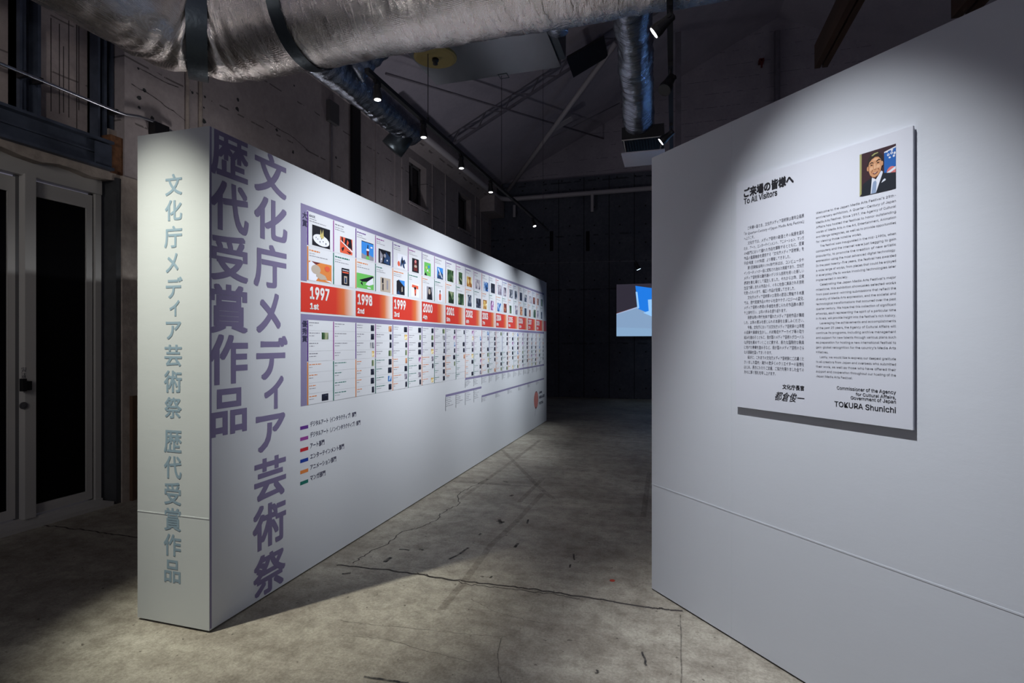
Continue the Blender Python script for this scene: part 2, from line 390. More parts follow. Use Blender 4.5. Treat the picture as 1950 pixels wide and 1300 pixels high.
# left wall with two upper window openings
w1a, w1b = hx(779, 303, XW).y, hx(812, 318, XW).y
w2a, w2b = hx(873, 366, XW).y, hx(897, 380, XW).y
WZ0, WZ1 = 4.38, 5.27
wl = MB()
wl.box((XW - .4, YE, 0), (XW, YB, WZ0)); wl.box((XW - .4, YE, WZ1), (XW, YB, 5.95))
for a, b in ((YE, w1a), (w1b, w2a), (w2b, YB)): wl.box((XW - .4, a, WZ0), (XW, b, WZ1))
wall_left = struct('wall_left', wl, M['wall_l'])
# upper part over the door: recessed panels between steel columns
rc = MB(); rc.box((XR - .1, -4.5, 3.12), (XR, YE, 5.95)); recess = struct('wall_left_recess', rc, M['recess'])
# thick haunch at the head of the left wall
hb = MB(); hb.poly([(XW, 4.4, 5.45), (XW + .28, 4.4, 5.62), (XW + .28, 4.4, 5.95), (XW, 4.4, 5.95)]).poly([(XW + .28, YB - .3, 5.62), (XW, YB - .3, 5.45), (XW, YB - .3, 5.95), (XW + .28, YB - .3, 5.95)])
hb.poly([(XW, 4.4, 5.45), (XW, YB - .3, 5.45), (XW + .28, YB - .3, 5.62), (XW + .28, 4.4, 5.62)]).poly([(XW + .28, 4.4, 5.62), (XW + .28, YB - .3, 5.62), (XW + .28, YB - .3, 5.95), (XW + .28, 4.4, 5.95)])
obj('ceiling_haunch', hb, M['wall_l'], wall_left)
cb = MB(); cb.box((XW, YB - .95, 5.12), (XW + .42, YB - .05, 5.62)); obj('corner_corbel', cb, M['wall_l'], wall_left)
# formwork seam strips and stains
for px in (630,):
    s_ = MB(); a = hx(px, 235, XW); s_.tube([(XW + .015, a.y, 2.0), (XW + .015, a.y, a.z)], .012, 8); obj('conduit_riser', s_, M['beamgrey'], wall_left)
    s_ = MB(); s_.box((XW, a.y - .12, a.z), (XW + .07, a.y + .12, a.z + .32)); obj('junction_box', s_, M['aludark'], wall_left)
s_ = MB(); a, b = hx(667, 200, XW).y, hx(682, 200, XW).y; s_.box((XW, a, 2.2), (XW + .05, b, 5.55)); obj('wall_channel', s_, M['fixture'], wall_left)
for px in (715, 752, 765, 823, 848, 905, 915):
    y = hx(px, 300, XW).y; s_ = MB(); s_.box((XW, y - .02, 2.0), (XW + .02, y + .02, 5.45)); obj('formwork_rib', s_, M['wall_l'], wall_left)
for px in (354, 379):
    y = hx(px, 200, XW).y; s_ = MB(); s_.tube([(XW + .02, y, 2.6), (XW + .02, y, 5.45)], .02, 8); obj('wall_pipe', s_, M['plaster'], wall_left)
rng = random.Random(3)
s_ = MB()
for (px, py) in ((366, 176), (390, 184), (388, 231), (453, 190), (452, 208), (263, 131), (290, 226), (275, 172), (265, 186), (560, 163), (558, 290), (600, 330), (640, 300), (527, 247), (388, 205), (265, 205)):
    q = hx(px, py, XW); r = rng.uniform(.012, .035)
    s_.poly([(XW + .002, q.y + r * rng.uniform(.6, 1.3) * math.cos(t), q.z + r * rng.uniform(.6, 1.2) * math.sin(t)) for t in [k * .9 for k in range(7)]])
obj('spalled_spots', s_, M['darkcol'], wall_left, kind='stuff')
# long ragged plaster crack
def ribbon(mb, pts, wd, nrm, m=None):
    nrm = Vector(nrm); pts = [Vector(p) for p in pts]
    for a, b in zip(pts[:-1], pts[1:]):
        t = (b - a).cross(nrm).normalized() * wd / 2
        mb.poly([a - t, b - t, b + t, a + t], m)
s_ = MB()
for pts in (((250, 160), (290, 184), (330, 212), (360, 236)), ((262, 128), (300, 150), (350, 172)), ((505, 230), (560, 262), (600, 300))):
    P = []
    for (ax, ay), (bx_, by) in zip(pts[:-1], pts[1:]):
        for k in range(5):
            t = k / 5; q = hx(ax + (bx_ - ax) * t, ay + (by - ay) * t + rng.uniform(-1.4, 1.4), XW); P.append((XW + .002, q.y, q.z))
    ribbon(s_, P, .008, (1, 0, 0))
obj('plaster_cracks', s_, M['scuff'], wall_left, kind='stuff')
# windows in the left wall
for k, (a, b) in enumerate(((w1a, w1b), (w2a, w2b))):
    f_ = MB(); x0, x1 = XW - .2, XW - .14; t = .05
    f_.box((x0, a, WZ0), (x1, a + t, WZ1)).box((x0, b - t, WZ0), (x1, b, WZ1)).box((x0, a, WZ0), (x1, b, WZ0 + t)).box((x0, a, WZ1 - t), (x1, b, WZ1)).box((x0, (a + b) / 2 - .02, WZ0), (x1, (a + b) / 2 + .02, WZ1))
    wd_ = struct('window_%d' % (k + 1), f_, M['aludark'])
    for (p0, p1) in ((a + t, (a + b) / 2 - .02), ((a + b) / 2 + .02, b - t)):
        g = MB(); g.box((x0 + .02, p0, WZ0 + t), (x0 + .03, p1, WZ1 - t)); obj('pane', g, M['windark'], wd_)
    g = MB(); g.box((XW - .39, a, WZ0), (XW - .37, b, WZ1)); obj('blackout_sheet', g, M['glass'], wd_)
    g = MB(); g.box((XW - .14, a - .03, WZ0 - .04), (XW + .03, b + .03, WZ0)); obj('window_sill', g, M['wall_l'], wd_)
# dark reveal between the door frame and the wall
rv = MB(); rv.box((XR - .1, hx(188, 500, -5.33).y, 0), (XW - .005, YE, 3.12)); struct('trim_1', rv, M['darkcol'])
pl = MB(); pl.box((XW - .02, YE - .03, 0), (XW + .012, YE + .14, 3.15)); struct('trim_2', pl, M['plaster'])
# lintel: blue-grey rolled steel beam with flanges, plaster edge under it
lt = MB(); LY0, LY1 = -4.5, YE - .12
lt.box((XW - .2, LY0, 3.17), (XW - .04, LY1, 3.44)); lt.box((XW - .22, LY0, 3.415), (XW + .03, LY1, 3.44)); lt.box((XW - .22, LY0, 3.165), (XW + .03, LY1, 3.19))
lt.box((XW - .04, LY0, 3.30), (XW - .015, LY1, 3.315))
lint = struct('trim_3', lt, M['steel'])
e_ = MB(); e_.box((XW - .005, LY1 - .16, 3.2), (XW + .01, LY1 - .01, 3.40)); obj('splice_plate', e_, M['steel'], lint)
e_ = MB(); e_.box((XW - .2, LY1, 3.16), (XW - .02, YE + .02, 3.52)); obj('rusted_bearing', e_, M['rust'], lint)
pe = MB()
n = 60; ys = [LY0 + (YE - LY0) * k / n for k in range(n + 1)]
low = [3.085 + .02 * math.sin(k * 1.7) + rng.uniform(-.006, .01) for k in range(n + 1)]
for k in range(n): pe.poly([(XW - .03, ys[k], low[k]), (XW - .03, ys[k + 1], low[k + 1]), (XW - .03, ys[k + 1], 3.17), (XW - .03, ys[k], 3.17)]); pe.poly([(XW - .03, ys[k], low[k]), (XR, ys[k], low[k]), (XR, ys[k + 1], low[k + 1]), (XW - .03, ys[k + 1], low[k + 1])])
struct('trim_4', pe, M['plaster'])
# steel columns over the lintel
for k, (pa, pb) in enumerate(((31, 72), (181, 198), (207, 230))):
    ya, yb = hx(pa, 200, XR + .1).y, hx(pb, 200, XR + .1).y
    cm = MB(); cm.box((XR, ya, 3.44), (XR + .03, yb, 5.95)); cm.box((XR, ya, 3.44), (XR + .14, ya + .02, 5.95)); cm.box((XR, yb - .025, 3.44), (XR + .14, yb, 5.95)); 
    if k == 0: cm.box((XR, ya, 3.44), (XR + .1, ya + (yb - ya) * .45, 5.95))
    struct('trim_%d' % (5 + k), cm, M['steel'])
s_ = MB(); y0_ = hx(198, 260, XR + .1).y; y1_ = hx(222, 260, XR + .1).y
s_.box((XR, y0_, 3.44), (XR + .16, y1_, 3.60)); obj('concrete_pad', s_, M['plaster'], recess)
s_ = MB()
for px in (97, 113, 121, 131, 146, 150, 168, 172):
    y = hx(px, 120, XR).y; zt = rng.uniform(4.2, 4.9); s_.box((XR, y - .003, 3.5 + rng.uniform(0, .3)), (XR + .002, y + .003, zt))
obj('stain_runs', s_, M['crack'], recess, kind='stuff')
# ---- sliding door
XD = -5.28
def dy(px, x=XD): return hx(px, 600, x).y
DT = 3.06
df = MB()
df.box((XD - .04, -4.2, 2.95), (XD + .05, dy(187), DT + .045)); df.box((XD - .04, dy(176), 0), (XD + .04, dy(187), DT))
door = struct('door_1', df, M['alu'])
s_ = MB(); s_.box((XD - .08, -4.2, 0), (XW + .01, dy(187) + .01, .035)); s_.box((XD - .08, -4.2, .035), (XD + .06, dy(187), .06)); obj('door_sill', s_, M['alu'], door)
def leaf(y0, y1, x, name):
    t = .055; m_ = MB()
    m_.box((x - .02, y0, .07), (x + .02, y0 + t, 2.93)); m_.box((x - .02, y1 - t, .07), (x + .02, y1, 2.93))
    m_.box((x - .02, y0 + t, .07), (x + .02, y1 - t, .15)); m_.box((x - .02, y0 + t, 2.80), (x + .02, y1 - t, 2.93))
    o = obj(name, m_, M['alu'], door)
    g = MB(); g.box((x - .006, y0 + t, .15), (x + .006, y1 - t, 2.80)); obj('glass_panel', g, M['glass'], o)
    return o
leaf(-.9, dy(29), XD - .02, 'door_leaf'); l2 = leaf(dy(50), dy(173), XD + .0, 'door_leaf')
l3 = leaf(-2.6, -1.0, XD - .02, 'door_leaf')
s_ = MB(); s_.box((XD + .0, dy(36), .06), (XD + .075, dy(57), 2.96)); ms = obj('meeting_stile', s_, M['alu'], door)
s_ = MB(); s_.box((XD - .03, dy(29), .06), (XD, dy(36), 2.95)); obj('gap_shade', s_, M['aludark'], door)  # dark strip stands for the shade in the gap between leaf and stile
s_ = MB(); s_.box((XD - .03, dy(172), .06), (XD + .005, dy(176), 2.95)); obj('gap_shade', s_, M['fixture'], door)  # black strip stands for the shaded gap beside the jamb
q = hx(45, 733, XD + .08)
s_ = MB(); s_.box((XD + .075, q.y - .028, q.z - .05), (XD + .12, q.y + .0, q.z + .055)); s_.box((XD + .075, q.y, q.z - .045), (XD + .10, q.y + .05, q.z + .03)); obj('door_handle', s_, M['fixture'], ms)
q = hx(45, 772, XD + .08); s_ = MB(); s_.tube([(XD + .075, q.y, q.z), (XD + .085, q.y, q.z)], .03, 20); s_.tube([(XD + .085, q.y, q.z), (XD + .09, q.y, q.z)], .014, 14); obj('lock_cylinder', s_, M['aludark'], ms)
# small hand-sized lettering sticker above the handle
FD = Frame((XD + .0755, 0, 0), (0, 1, 0)); s_ = MB()
for k, ch in enumerate('引戸注意'):
    q = hx(45, 702 + k * 5.2, XD + .0755); ink(s_, FD, ch, q.y - .018, q.y + .018, q.z - .010, q.z + .012, .0008, None, .01)
obj('sticker_lettering', s_, M['ink'], ms, kind='stuff')

# ---- back wall of exposed concrete, gable above, roof
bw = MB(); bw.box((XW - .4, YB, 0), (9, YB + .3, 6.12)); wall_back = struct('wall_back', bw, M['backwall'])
s_ = MB()
FB = Frame((0, YB, 0), (1, 0, 0))
for px in (940, 960, 995.7, 1039, 1085, 1132, 1180, 1229.7):
    for k in range(-1, 13):
        py = 395.6 + 34.8 * k + (975 + 110 - px) * .03
        u, z = FB.at(px + rng.uniform(-.6, .6), py)
        if .1 < z < 6.0: s_.disc(FB, u, z, .022, .022, .002, None, 10)
for k in range(9):
    u, z = FB.at(1000 + k * 35, 350 - k * 2.6); s_.disc(FB, u, z, .022, .022, .002, None, 10)
obj('form_tie_hole', s_, M['hole'], wall_back, kind='stuff')
for px in (1064, 1112, 1160, 1208):
    u, z = FB.at(px, 600); s_ = MB(); s_.rect(FB, u - .008, u + .008, 0, 6.1, .003); obj('panel_joint', s_, M['hole'], wall_back)
for (px, pa, pb) in ((1051, 440, 478), (1120, 440, 478)):
    u, z = FB.at(px, pa); u2, z2 = FB.at(px, pb); s_ = MB(); s_.rect(FB, u - .06, u + .04, z2, z, .004); obj('old_chase', s_, M['hole'], wall_back)
gb = MB(); XRG = 2.55
def rz(x): return 5.95 + .5 * (x + 5.1) if x <= XRG else 5.95 + .5 * (XRG + 5.1) - .5 * (x - XRG)
gb.poly([(XW, YB + .12, 6.12), (9, YB + .12, 6.12), (9, YB + .12, max(6.12, rz(9))), (XRG, YB + .12, rz(XRG)), (XW + .35, YB + .12, 6.12)])
gb.poly([(XW, YB + .2, 6.12), (9, YB + .2, 6.12), (9, YB + .2, max(6.12, rz(9))), (XRG, YB + .2, rz(XRG)), (XW + .35, YB + .2, 6.12)][::-1])
gable = struct('wall_back_gable', gb, M['gable'])
rf = MB()
for (xa, xb) in ((XW - .4, XRG), (XRG, 9)):
    rf.poly([(xa, -.6, rz(xa)), (xa, YB + .3, rz(xa)), (xb, YB + .3, rz(xb)), (xb, -.6, rz(xb))])
    rf.poly([(xa, -.6, rz(xa) + .12), (xb, -.6, rz(xb) + .12), (xb, YB + .3, rz(xb) + .12), (xa, YB + .3, rz(xa) + .12)])
ceiling = struct('ceiling', rf, M['roof'])
# right-hand outer wall, mostly hidden
wr = MB(); wr.box((8.2, -.6, 0), (8.5, YB, 6.6)); struct('wall_right', wr, M['gable'])
def hroof(px, py, off):
    r = ray(px, py)  # z = 5.95-off + .5(x+5.1)
    t = (5.95 - off + 2.55 - CAMH) / (r.z - .5 * r.x); return Vector((0, 0, CAMH)) + r * t
# lattice rafter under the roof slope
a = hroof(862, 276, .25); b = hroof(1262, 62, .25)
b.y = a.y; b.z = a.z + .5 * (b.x - a.x)
up = Vector((-.447, 0, .894))
lat = thing('lattice_beam', 'thin grey lattice beam climbing under the sloping roof behind the metal box', 'beam', a)
for s0, nm in ((0, 'lower_chord'), (.24, 'upper_chord')):
    m_ = MB(); m_.bar(a + up * s0, b + up * s0, .05, .05); obj(nm, m_, M['beamgrey'], lat)
L_ = (b - a).length; nn = int(L_ / .32); d_ = (b - a) / nn
for k in range(nn):
    m_ = MB(); p0 = a + d_ * k; m_.bar(p0 + up * (0 if k % 2 == 0 else .24), p0 + d_ + up * (.24 if k % 2 == 0 else 0), .022, .022); obj('lacing_bar', m_, M['beamgrey'], lat)
# roof bracing pipes
def pipe(name, label, cat, p, q, r, m, seg=12, group=None):
    m_ = MB(); m_.tube([p, q], r, seg); o = obj(name, m_, m, None, base=p, smooth=True); tag(o, label, cat, group); return o
p0, p1 = hroof(968, 362, .45), hroof(1172, 82, .45)
br = thing('roof_brace', 'pale diagonal roof brace pipe rising from the far left eave', 'pipe', p0)
m_ = MB(); m_.tube([p0, p1], .055, 12); obj('brace_pipe', m_, M['pipewhite'], br, smooth=True)
c_ = hroof(1070, 237, .43); m_ = MB(); m_.bar(c_ - Vector((.25, .0, .12)), c_ + Vector((.25, 0, .12)), .22, .02); obj('gusset_plate', m_, M['pipewhite'], br)
p0, p1 = hroof(735, 140, .40), hroof(1178, 272, .40); pipe('roof_brace', 'thin grey brace rod crossing behind the pale diagonal pipe', 'pipe', p0, p1, .022, M['beamgrey'], 8)
p0, p1 = hroof(1050, 262, .3), hroof(1180, 196, .3); pipe('roof_brace', 'short thin rod right of the brace crossing', 'pipe', p0, p1, .014, M['beamgrey'], 8)
# dark skylight flap
m_ = MB(); P = [hroof(1079, 112, .5), hroof(1150, 72, .5), hroof(1158, 108, .5), hroof(1092, 148, .5)]
m_.poly(P); m_.poly([p + Vector((0, 0, .05)) for p in P][::-1])
for k in range(4): m_.poly([P[k], P[k - 1], P[k - 1] + Vector((0, 0, .05)), P[k] + Vector((0, 0, .05))])
o = obj('roof_panel', m_, M['fixture'], None, base=P[0]); tag(o, 'black rectangular panel under the roof beside the round vertical duct', 'panel')
# truss post and wall posts
m_ = MB(); q = hy(1286, 60, 12.6); q2 = hy(1297, 60, 12.6); m_.box((q.x, 12.55, 0), (q2.x, 12.70, 8.42)); struct('trim_8', m_, M['beamgrey'])
m_ = MB(); q = hy(1477, 92, 14.7); q2 = hy(1487, 92, 14.7); m_.tube([((q.x + q2.x) / 2, 14.85, 0), ((q.x + q2.x) / 2, 14.85, 9.3)], .07, 12); o = struct('trim_9', m_, M['beamgrey'])
m_ = MB(); q = hy(1457, 102, 14.6); m_.box((q.x - .1, 14.85, q.z - .05), (q.x + .02, YB + .11, q.z + .02)); m_.box((q.x - .06, 14.85, q.z - .2), (q.x - .02, 14.9, q.z)); obj('red_bracket', m_, mat('dull_red', (.12, .01, .012), .6), gable)
# timber beams parallel to the aisle
for k, (pa, pb, zz, far, lab) in enumerate(((1551, 1571, 4.55, 131, 'dark brown timber beam hanging above the notice wall, nearer the middle'), (1811, 1846, 4.55, 36, 'dark brown timber beam cut by the top edge of the notice wall'))):
    A = hz(pa, far, zz); B = hz(pb, far, zz); tb = thing('timber_beam', lab, 'beam', (A.x, A.y, zz))
    m_ = MB(); wdt = (B.x - A.x) * .5; m_.box((A.x, -.5, zz), (A.x + wdt, A.y, zz + .26)); obj('beam_half', m_, M['wood'], tb)
    m_ = MB(); m_.box((A.x + wdt * 1.35, -.5, zz), (A.x + wdt * 2.3, A.y, zz + .26)); obj('beam_half', m_, M['wood'], tb)
    m_ = MB(); m_.box((A.x + wdt * .9, A.y - .25, zz + .05), (A.x + wdt * 1.4, A.y - .1, zz + .2)); obj('spacer_block', m_, M['wood'], tb)
    m_ = MB(); m_.tube([(A.x + wdt * 1.1, A.y - .6, zz + .1), (A.x + wdt * 1.1, A.y - .6, rz(A.x) - .1)], .02, 8); obj('hanger_rod', m_, M['beamgrey'], tb)
# eave pipe that runs along the left wall, then across the back wall
PZ = 5.60
ep = thing('sprinkler_pipe', 'pale pipe running under the left eave and across the dark back wall', 'pipe', (-4.72, YB - .2, PZ))
a_ = [(-4.72, hx(812, 235, -4.72).y - 1.0, PZ), (-4.72, YB - .55, PZ)]
arc = [(-4.72 + .35 * (1 - math.cos(t)), YB - .55 + .35 * math.sin(t), PZ) for t in [k * math.pi / 16 for k in range(1, 8)]]
m_ = MB(); m_.tube(a_ + arc + [(-4.37, YB - .2, PZ), (6, YB - .2, PZ)], .065, 12); obj('main_run', m_, M['pipewhite'], ep, smooth=True)
for px in (980, 1128):
    q = hy(px, 380, YB - .2); m_ = MB(); m_.box((q.x - .035, YB - .24, PZ - .52), (q.x + .035, YB - .2, PZ - .18 if px == 980 else PZ - .03)); obj('hanging_strap', m_, M['pipewhite'], ep)
# galvanised conduit along the lintel wall
CZ = 3.73; cpts = [(XW + .03, -4.3, CZ)]
for px in (0, 215): cpts.append((XW + .03, hx(px, 200, XW + .03).y, CZ))
q = hx(238, 219, XW + .05); cpts += [(XW + .05, q.y, CZ + .0)]
cpts += [(XW + .05, hx(262, 224, XW + .05).y, 3.765), (XW + .05, hx(300, 238, XW + .05).y, 3.78), (XW + .05, hx(335, 262, XW + .05).y, 3.74)]
cd_ = thing('conduit_pipe', 'shiny metal conduit running over the steel lintel above the sliding door', 'pipe', cpts[1])
m_ = MB(); m_.tube([(c[0] + .012, c[1], c[2]) for c in cpts], .014, 10); obj('pipe_run', m_, M['galv'], cd_, smooth=True)
for px in (42, 72, 216):
    y = hx(px, 200, XW).y; m_ = MB(); m_.box((XW - .05, y - .012, CZ - .022), (XW + .05, y + .012, CZ + .022)); obj('pipe_clip', m_, M['fixture'], cd_)
q = hx(305, 246, XW + .06); m_ = MB(); m_.box((XW, q.y - .08, q.z - .07), (XW + .09, q.y + .08, q.z + .05)); obj('pull_box', m_, M['fixture'], cd_)
# leaning brown board at the foot of the left wall behind the partition
m_ = MB(); q = hx(258, 870, XW + .05); m_.box((XW + .01, q.y - .03, 0), (XW + .05, q.y + .9, 1.02)); o = obj('plywood_sheet', m_, mat('brown_plywood', (.10, .055, .03), .7, 0, .1, 20, .2), None, base=(XW, q.y, 0)); tag(o, 'brown plywood sheet leaning on the left wall behind the printed partition', 'board')

# ---- cracks and marks on the floor (all flat on the slab)
def fpts(pts, z, jit=0, sub=1):
    P = []
    for i, ((ax, ay), (bx_, by)) in enumerate(zip(pts[:-1], pts[1:])):
        for k in range(sub):
            t = k / sub; q = hz(ax + (bx_ - ax) * t, ay + (by - ay) * t, z); q.x += rng.uniform(-jit, jit); q.y += rng.uniform(-jit, jit); P.append(q)
    P.append(hz(pts[-1][0], pts[-1][1], z)); return P
R8 = lambda L: [(640 + x / 2.5, 780 + y / 2.5) for x, y in L]
def mark(name, pts, wd, m, z=.0012, jit=0, sub=1):
    s_ = MB(); ribbon(s_, fpts(pts, z, jit, sub), wd, (0, 0, 1)); return obj(name, s_, m, floor)
mark('slab_joint', R8([(0, 737), (250, 762), (640, 820), (900, 848), (1180, 890), (1500, 940), (1650, 956)]), .016, M['crack'], .001, .010, 14)
mark('slab_joint', R8([(380, 775), (640, 832), (900, 858), (1160, 898)]), .006, M['crack'], .001, .014, 12)
mark('slab_joint', [(68, 998), (138, 1006), (197, 1014), (263, 1023)], .014, M['crack'], .001, .012, 10)
mark('slab_joint', [(1296, 1170), (1297, 1300)], .007, M['hair_crack'], .001, .003, 8)
mark('floor_crack', R8([(720, 330), (640, 370), (580, 400), (585, 450), (500, 490), (495, 515), (400, 560), (310, 580), (240, 640), (150, 680), (80, 730)]), .008, M['crack'], .001, .014, 7)
mark('floor_crack', R8([(0, 1000), (170, 1022), (420, 1045), (620, 1068), (810, 1080)]), .004, M['hair_crack'], .001, .004, 8)
mark('floor_crack', R8([(60, 1075), (240, 1090), (400, 1140), (560, 1180), (640, 1200)]), .004, M['hair_crack'], .001, .005, 8)
mark('floor_crack', R8([(790, 1080), (770, 1150), (775, 1250), (785, 1300)]), .005, M['hair_crack'], .001, .004, 6)
mark('floor_crack', R8([(640, 900), (760, 960), (900, 1000), (1010, 1020)]), .004, M['hair_crack'], .001, .006, 8)
for pts in ([(970, 145), (845, 240), (720, 330), (590, 425)], [(790, 190), (870, 270), (960, 362), (1035, 425)], [(560, 340), (690, 350), (930, 364)], [(990, 322), (935, 375), (870, 440)], [(985, 395), (850, 540), (740, 640)], [(740, 640), (600, 830), (500, 950)], [(1490, 300), (1462, 510)]):
    mark('tape_mark', R8(pts), .05 if pts[0] != (930, 385) else .07, M['tapemark'], .0015)
for pts, wd in (([(762, 530), (802, 534)], .03), ([(778, 522), (784, 542)], .03), ([(868, 635), (850, 655)], .022), ([(540, 710), (580, 690), (632, 655)], .018), ([(915, 520), (910, 540)], .015), ([(228, 725), (262, 702)], .03), ([(300, 662), (350, 668)], .02), ([(395, 662), (415, 668)], .02), ([(135, 1270), (250, 1288), (345, 1300)], .014), ([(1455, 1150), (1468, 1190), (1477, 1218)], .011), ([(1130, 685), (1135, 715)], .012), ([(1118, 735), (1112, 752)], .012), ([(1235, 1252), (1252, 1250), (1243, 1236)], .012), ([(795, 340), (818, 345)], .02), ([(30, 780), (70, 776)], .02), ([(680, 596), (690, 588)], .02), ([(830, 410), (842, 405)], .03), ([(730, 800), (745, 790)], .012)):
    mark('scuff_mark', R8(pts), wd, M['scuff'], .0018, .004, 3)
s_ = MB(); q = hz(*R8([(1315, 812)])[0], .0015); s_.poly([(q.x + .018 * math.cos(t), q.y + .02 * math.sin(t), q.z) for t in [k * .628 for k in range(10)]]); obj('paint_spot', s_, M['reddot'], floor)

# ================================================================== PRINTED PARTITION
PX0, PX1, PY0, PY1, PH = -2.870, -2.368, 2.301, 10.285, 2.70
part = thing('partition_wall', 'long white freestanding partition printed with large lavender characters and an award timeline', 'partition', (-2.62, 2.301, 0))
m_ = MB(); m_.box((PX0, PY0, .012), (PX1, PY1, PH))
core = obj('partition_body', m_, M['white'], part)
m_ = MB(); m_.box((PX0 + .02, PY0 + .02, 0), (PX1 - .02, PY1 - .02, .012)); obj('base_gap', m_, M['fixture'], part)
m_ = MB(); m_.fbox(ENDF, PX0, PX1 - .0, .012, PH, 0, .003); obj('end_skin', m_, M['white_end'], part)
m_ = MB(); m_.fbox(ENDF, PX0, PX1, .604, .610, .003, .0042); obj('seam_strip', m_, M['white_end'], part)
m_ = MB(); m_.fbox(FACE, PY0 + .001, PY0 + .012, .02, PH - .001, 0, .0006); obj('corner_bead', m_, M['lav2'], part)
D = .0008
BIG1 = [('歴', 400.5, 472.5, 2.454, 2.705), ('代', 400.5, 473.5, 2.161, 2.435), ('受', 401, 472.5, 1.886, 2.145), ('賞', 399, 472, 1.598, 1.868), ('作', 398.5, 472, 1.316, 1.592), ('品', 400.5, 470, 1.035, 1.292)]
BIG2 = [('文', 484, 545.5, 2.448, 2.705), ('化', 484, 547, 2.170, 2.428), ('庁', 483, 545.5, 1.880, 2.145), ('メ', 488, 534.5, 1.604, 1.850), ('デ', 488, 547.5, 1.320, 1.588), ('ィ', 503, 540, 1.135, 1.338), ('ア', 487, 543, .886, 1.106), ('芸', 484, 544.5, .589, .846), ('術', 481, 544.5, .301, .568), ('祭', 482, 543.5, .021, .268)]
for ch, a, b, z0, z1 in BIG1 + BIG2:
    ya, yb = FACE.at(a, 600)[0], FACE.at(b, 600)[0]
    if ch in '作賞': ya = min(ya, PY0 - .012)
    m_ = MB(); ink(m_, FACE, ch, ya, yb, z0, z1, D, None, .027, clip=(PY0 + .002, PY1, PH - .001), res=4); obj('printed_character', m_, M['lav'], part)
END = [('文', 315, 347, 331, 372), ('化', 314.5, 347, 380.5, 420), ('庁', 313, 347, 430, 471.5), ('メ', 316, 340, 482, 519), ('デ', 316, 347.5, 527, 568), ('ィ', 323, 342, 571, 602), ('ア', 316, 345, 612, 646), ('芸', 313.5, 346.5, 656, 697.5), ('術', 312.5, 346.5, 705, 747.5), ('祭', 313.5, 346, 756, 796.5), ('歴', 312.5, 346, 819, 862), ('代', 312.5, 346, 868, 911), ('受', 313, 345, 918, 961), ('賞', 313, 345, 967, 1010.5), ('作', 312, 345, 1016.5, 1058.5), ('品', 313, 344, 1066, 1109)]
for ch, a, b, ya, yb in END:
    u0, z1 = ENDF.at(a, ya, .003); u1, z0 = ENDF.at(b, yb, .003)
    zt = ENDF.at((a + b) / 2, ya, .003)[1]; zb = ENDF.at((a + b) / 2, yb, .003)[1]
    m_ = MB(); ink(m_, ENDF, ch, u0, u1, zb, zt,   .0038, None, .020, res=3); obj('end_character', m_, M['steelblue'], part)

# ---- timeline chart
Y0, CW = 3.105, .577
SUB = CW / 2
YR = 10.065
chart = obj('timeline_chart', MB().rect(FACE, 3.035, YR + .012, 2.437, 2.471, D), M['lav2'], part)
def cpart(name, mb, m, **k): return obj(name, mb, m, chart, **k)
m_ = MB(); m_.rect(FACE, 3.035, Y0 - .008, 1.957, 2.437, D); cpart('header_column', m_, M['lav2'])
m_ = MB(); m_.rect(FACE, YR, YR + .012, 1.975, 2.437, D); cpart('end_strip', m_, M['lav2'])
m_ = MB(); m_.rect(FACE, YR, YR + .012, 1.105, 1.698, D); cpart('end_strip', m_, M['lav2'])
m_ = MB(); m_.rect(FACE, 3.035, YR + .012, 1.700, 1.737, D); cpart('middle_band', m_, M['lav2'])
m_ = MB(); m_.rect(FACE, 3.035, Y0 - .008, 1.122, 1.700, D); cpart('header_column', m_, M['lav2'])
m_ = MB(); m_.rect(FACE, Y0 + 5 * CW, YR + .012, 1.095, 1.120, D); cpart('lower_band', m_, M['lav2'])
m_ = MB(); m_.rect(FACE, Y0 + 4 * CW, Y0 + 6 * CW - .01, .950, .976, D); cpart('lower_band', m_, M['lav2'])
m_ = MB(); m_.rect(FACE, Y0 + 6 * CW, YR + .012, .832, .858, D); cpart('lower_band', m_, M['lav2'])
def vtext(chars, u0, u1, ztop, pitch, h, nm):
    for k, ch in enumerate(chars):
        m_ = MB(); ink(m_, FACE, ch, u0, u1, ztop - k * pitch - h, ztop - k * pitch, D * 2, None, .025); cpart(nm, m_, M['navy'])
vtext('大賞', FACE.at(575.5, 600)[0], FACE.at(584.5, 600)[0], 2.420, .052, .046, 'header_character')
vtext('優秀賞', FACE.at(575, 600)[0], FACE.at(584.5, 600)[0], 1.693, .050, .044, 'header_character')
ORD = ['1st', '2nd', '3rd', '4th', '5th', '6th', '7th', '8th', '9th', '10th', '11th', '12th']
cards = MB(); lines_ = MB(); capt = {}
M['capink'] = mat('pale_caption_ink', (.22, .22, .26), .5)
M['rule'] = mat('thin_rule_print', (.33, .34, .38), .5)
def cap(m): return capt.setdefault('capink' if m == 'ink' else m, MB())
def words_(mb, u, z, wtot, h, d=D * 3):
    """a row of short dashes with word-like gaps"""
    x = u
    while x < u + wtot:
        w_ = rng.uniform(.008, .03); w_ = min(w_, u + wtot - x); mb.rect(FACE, x, x + w_, z, z + h, d); x += w_ + rng.uniform(.003, .008)
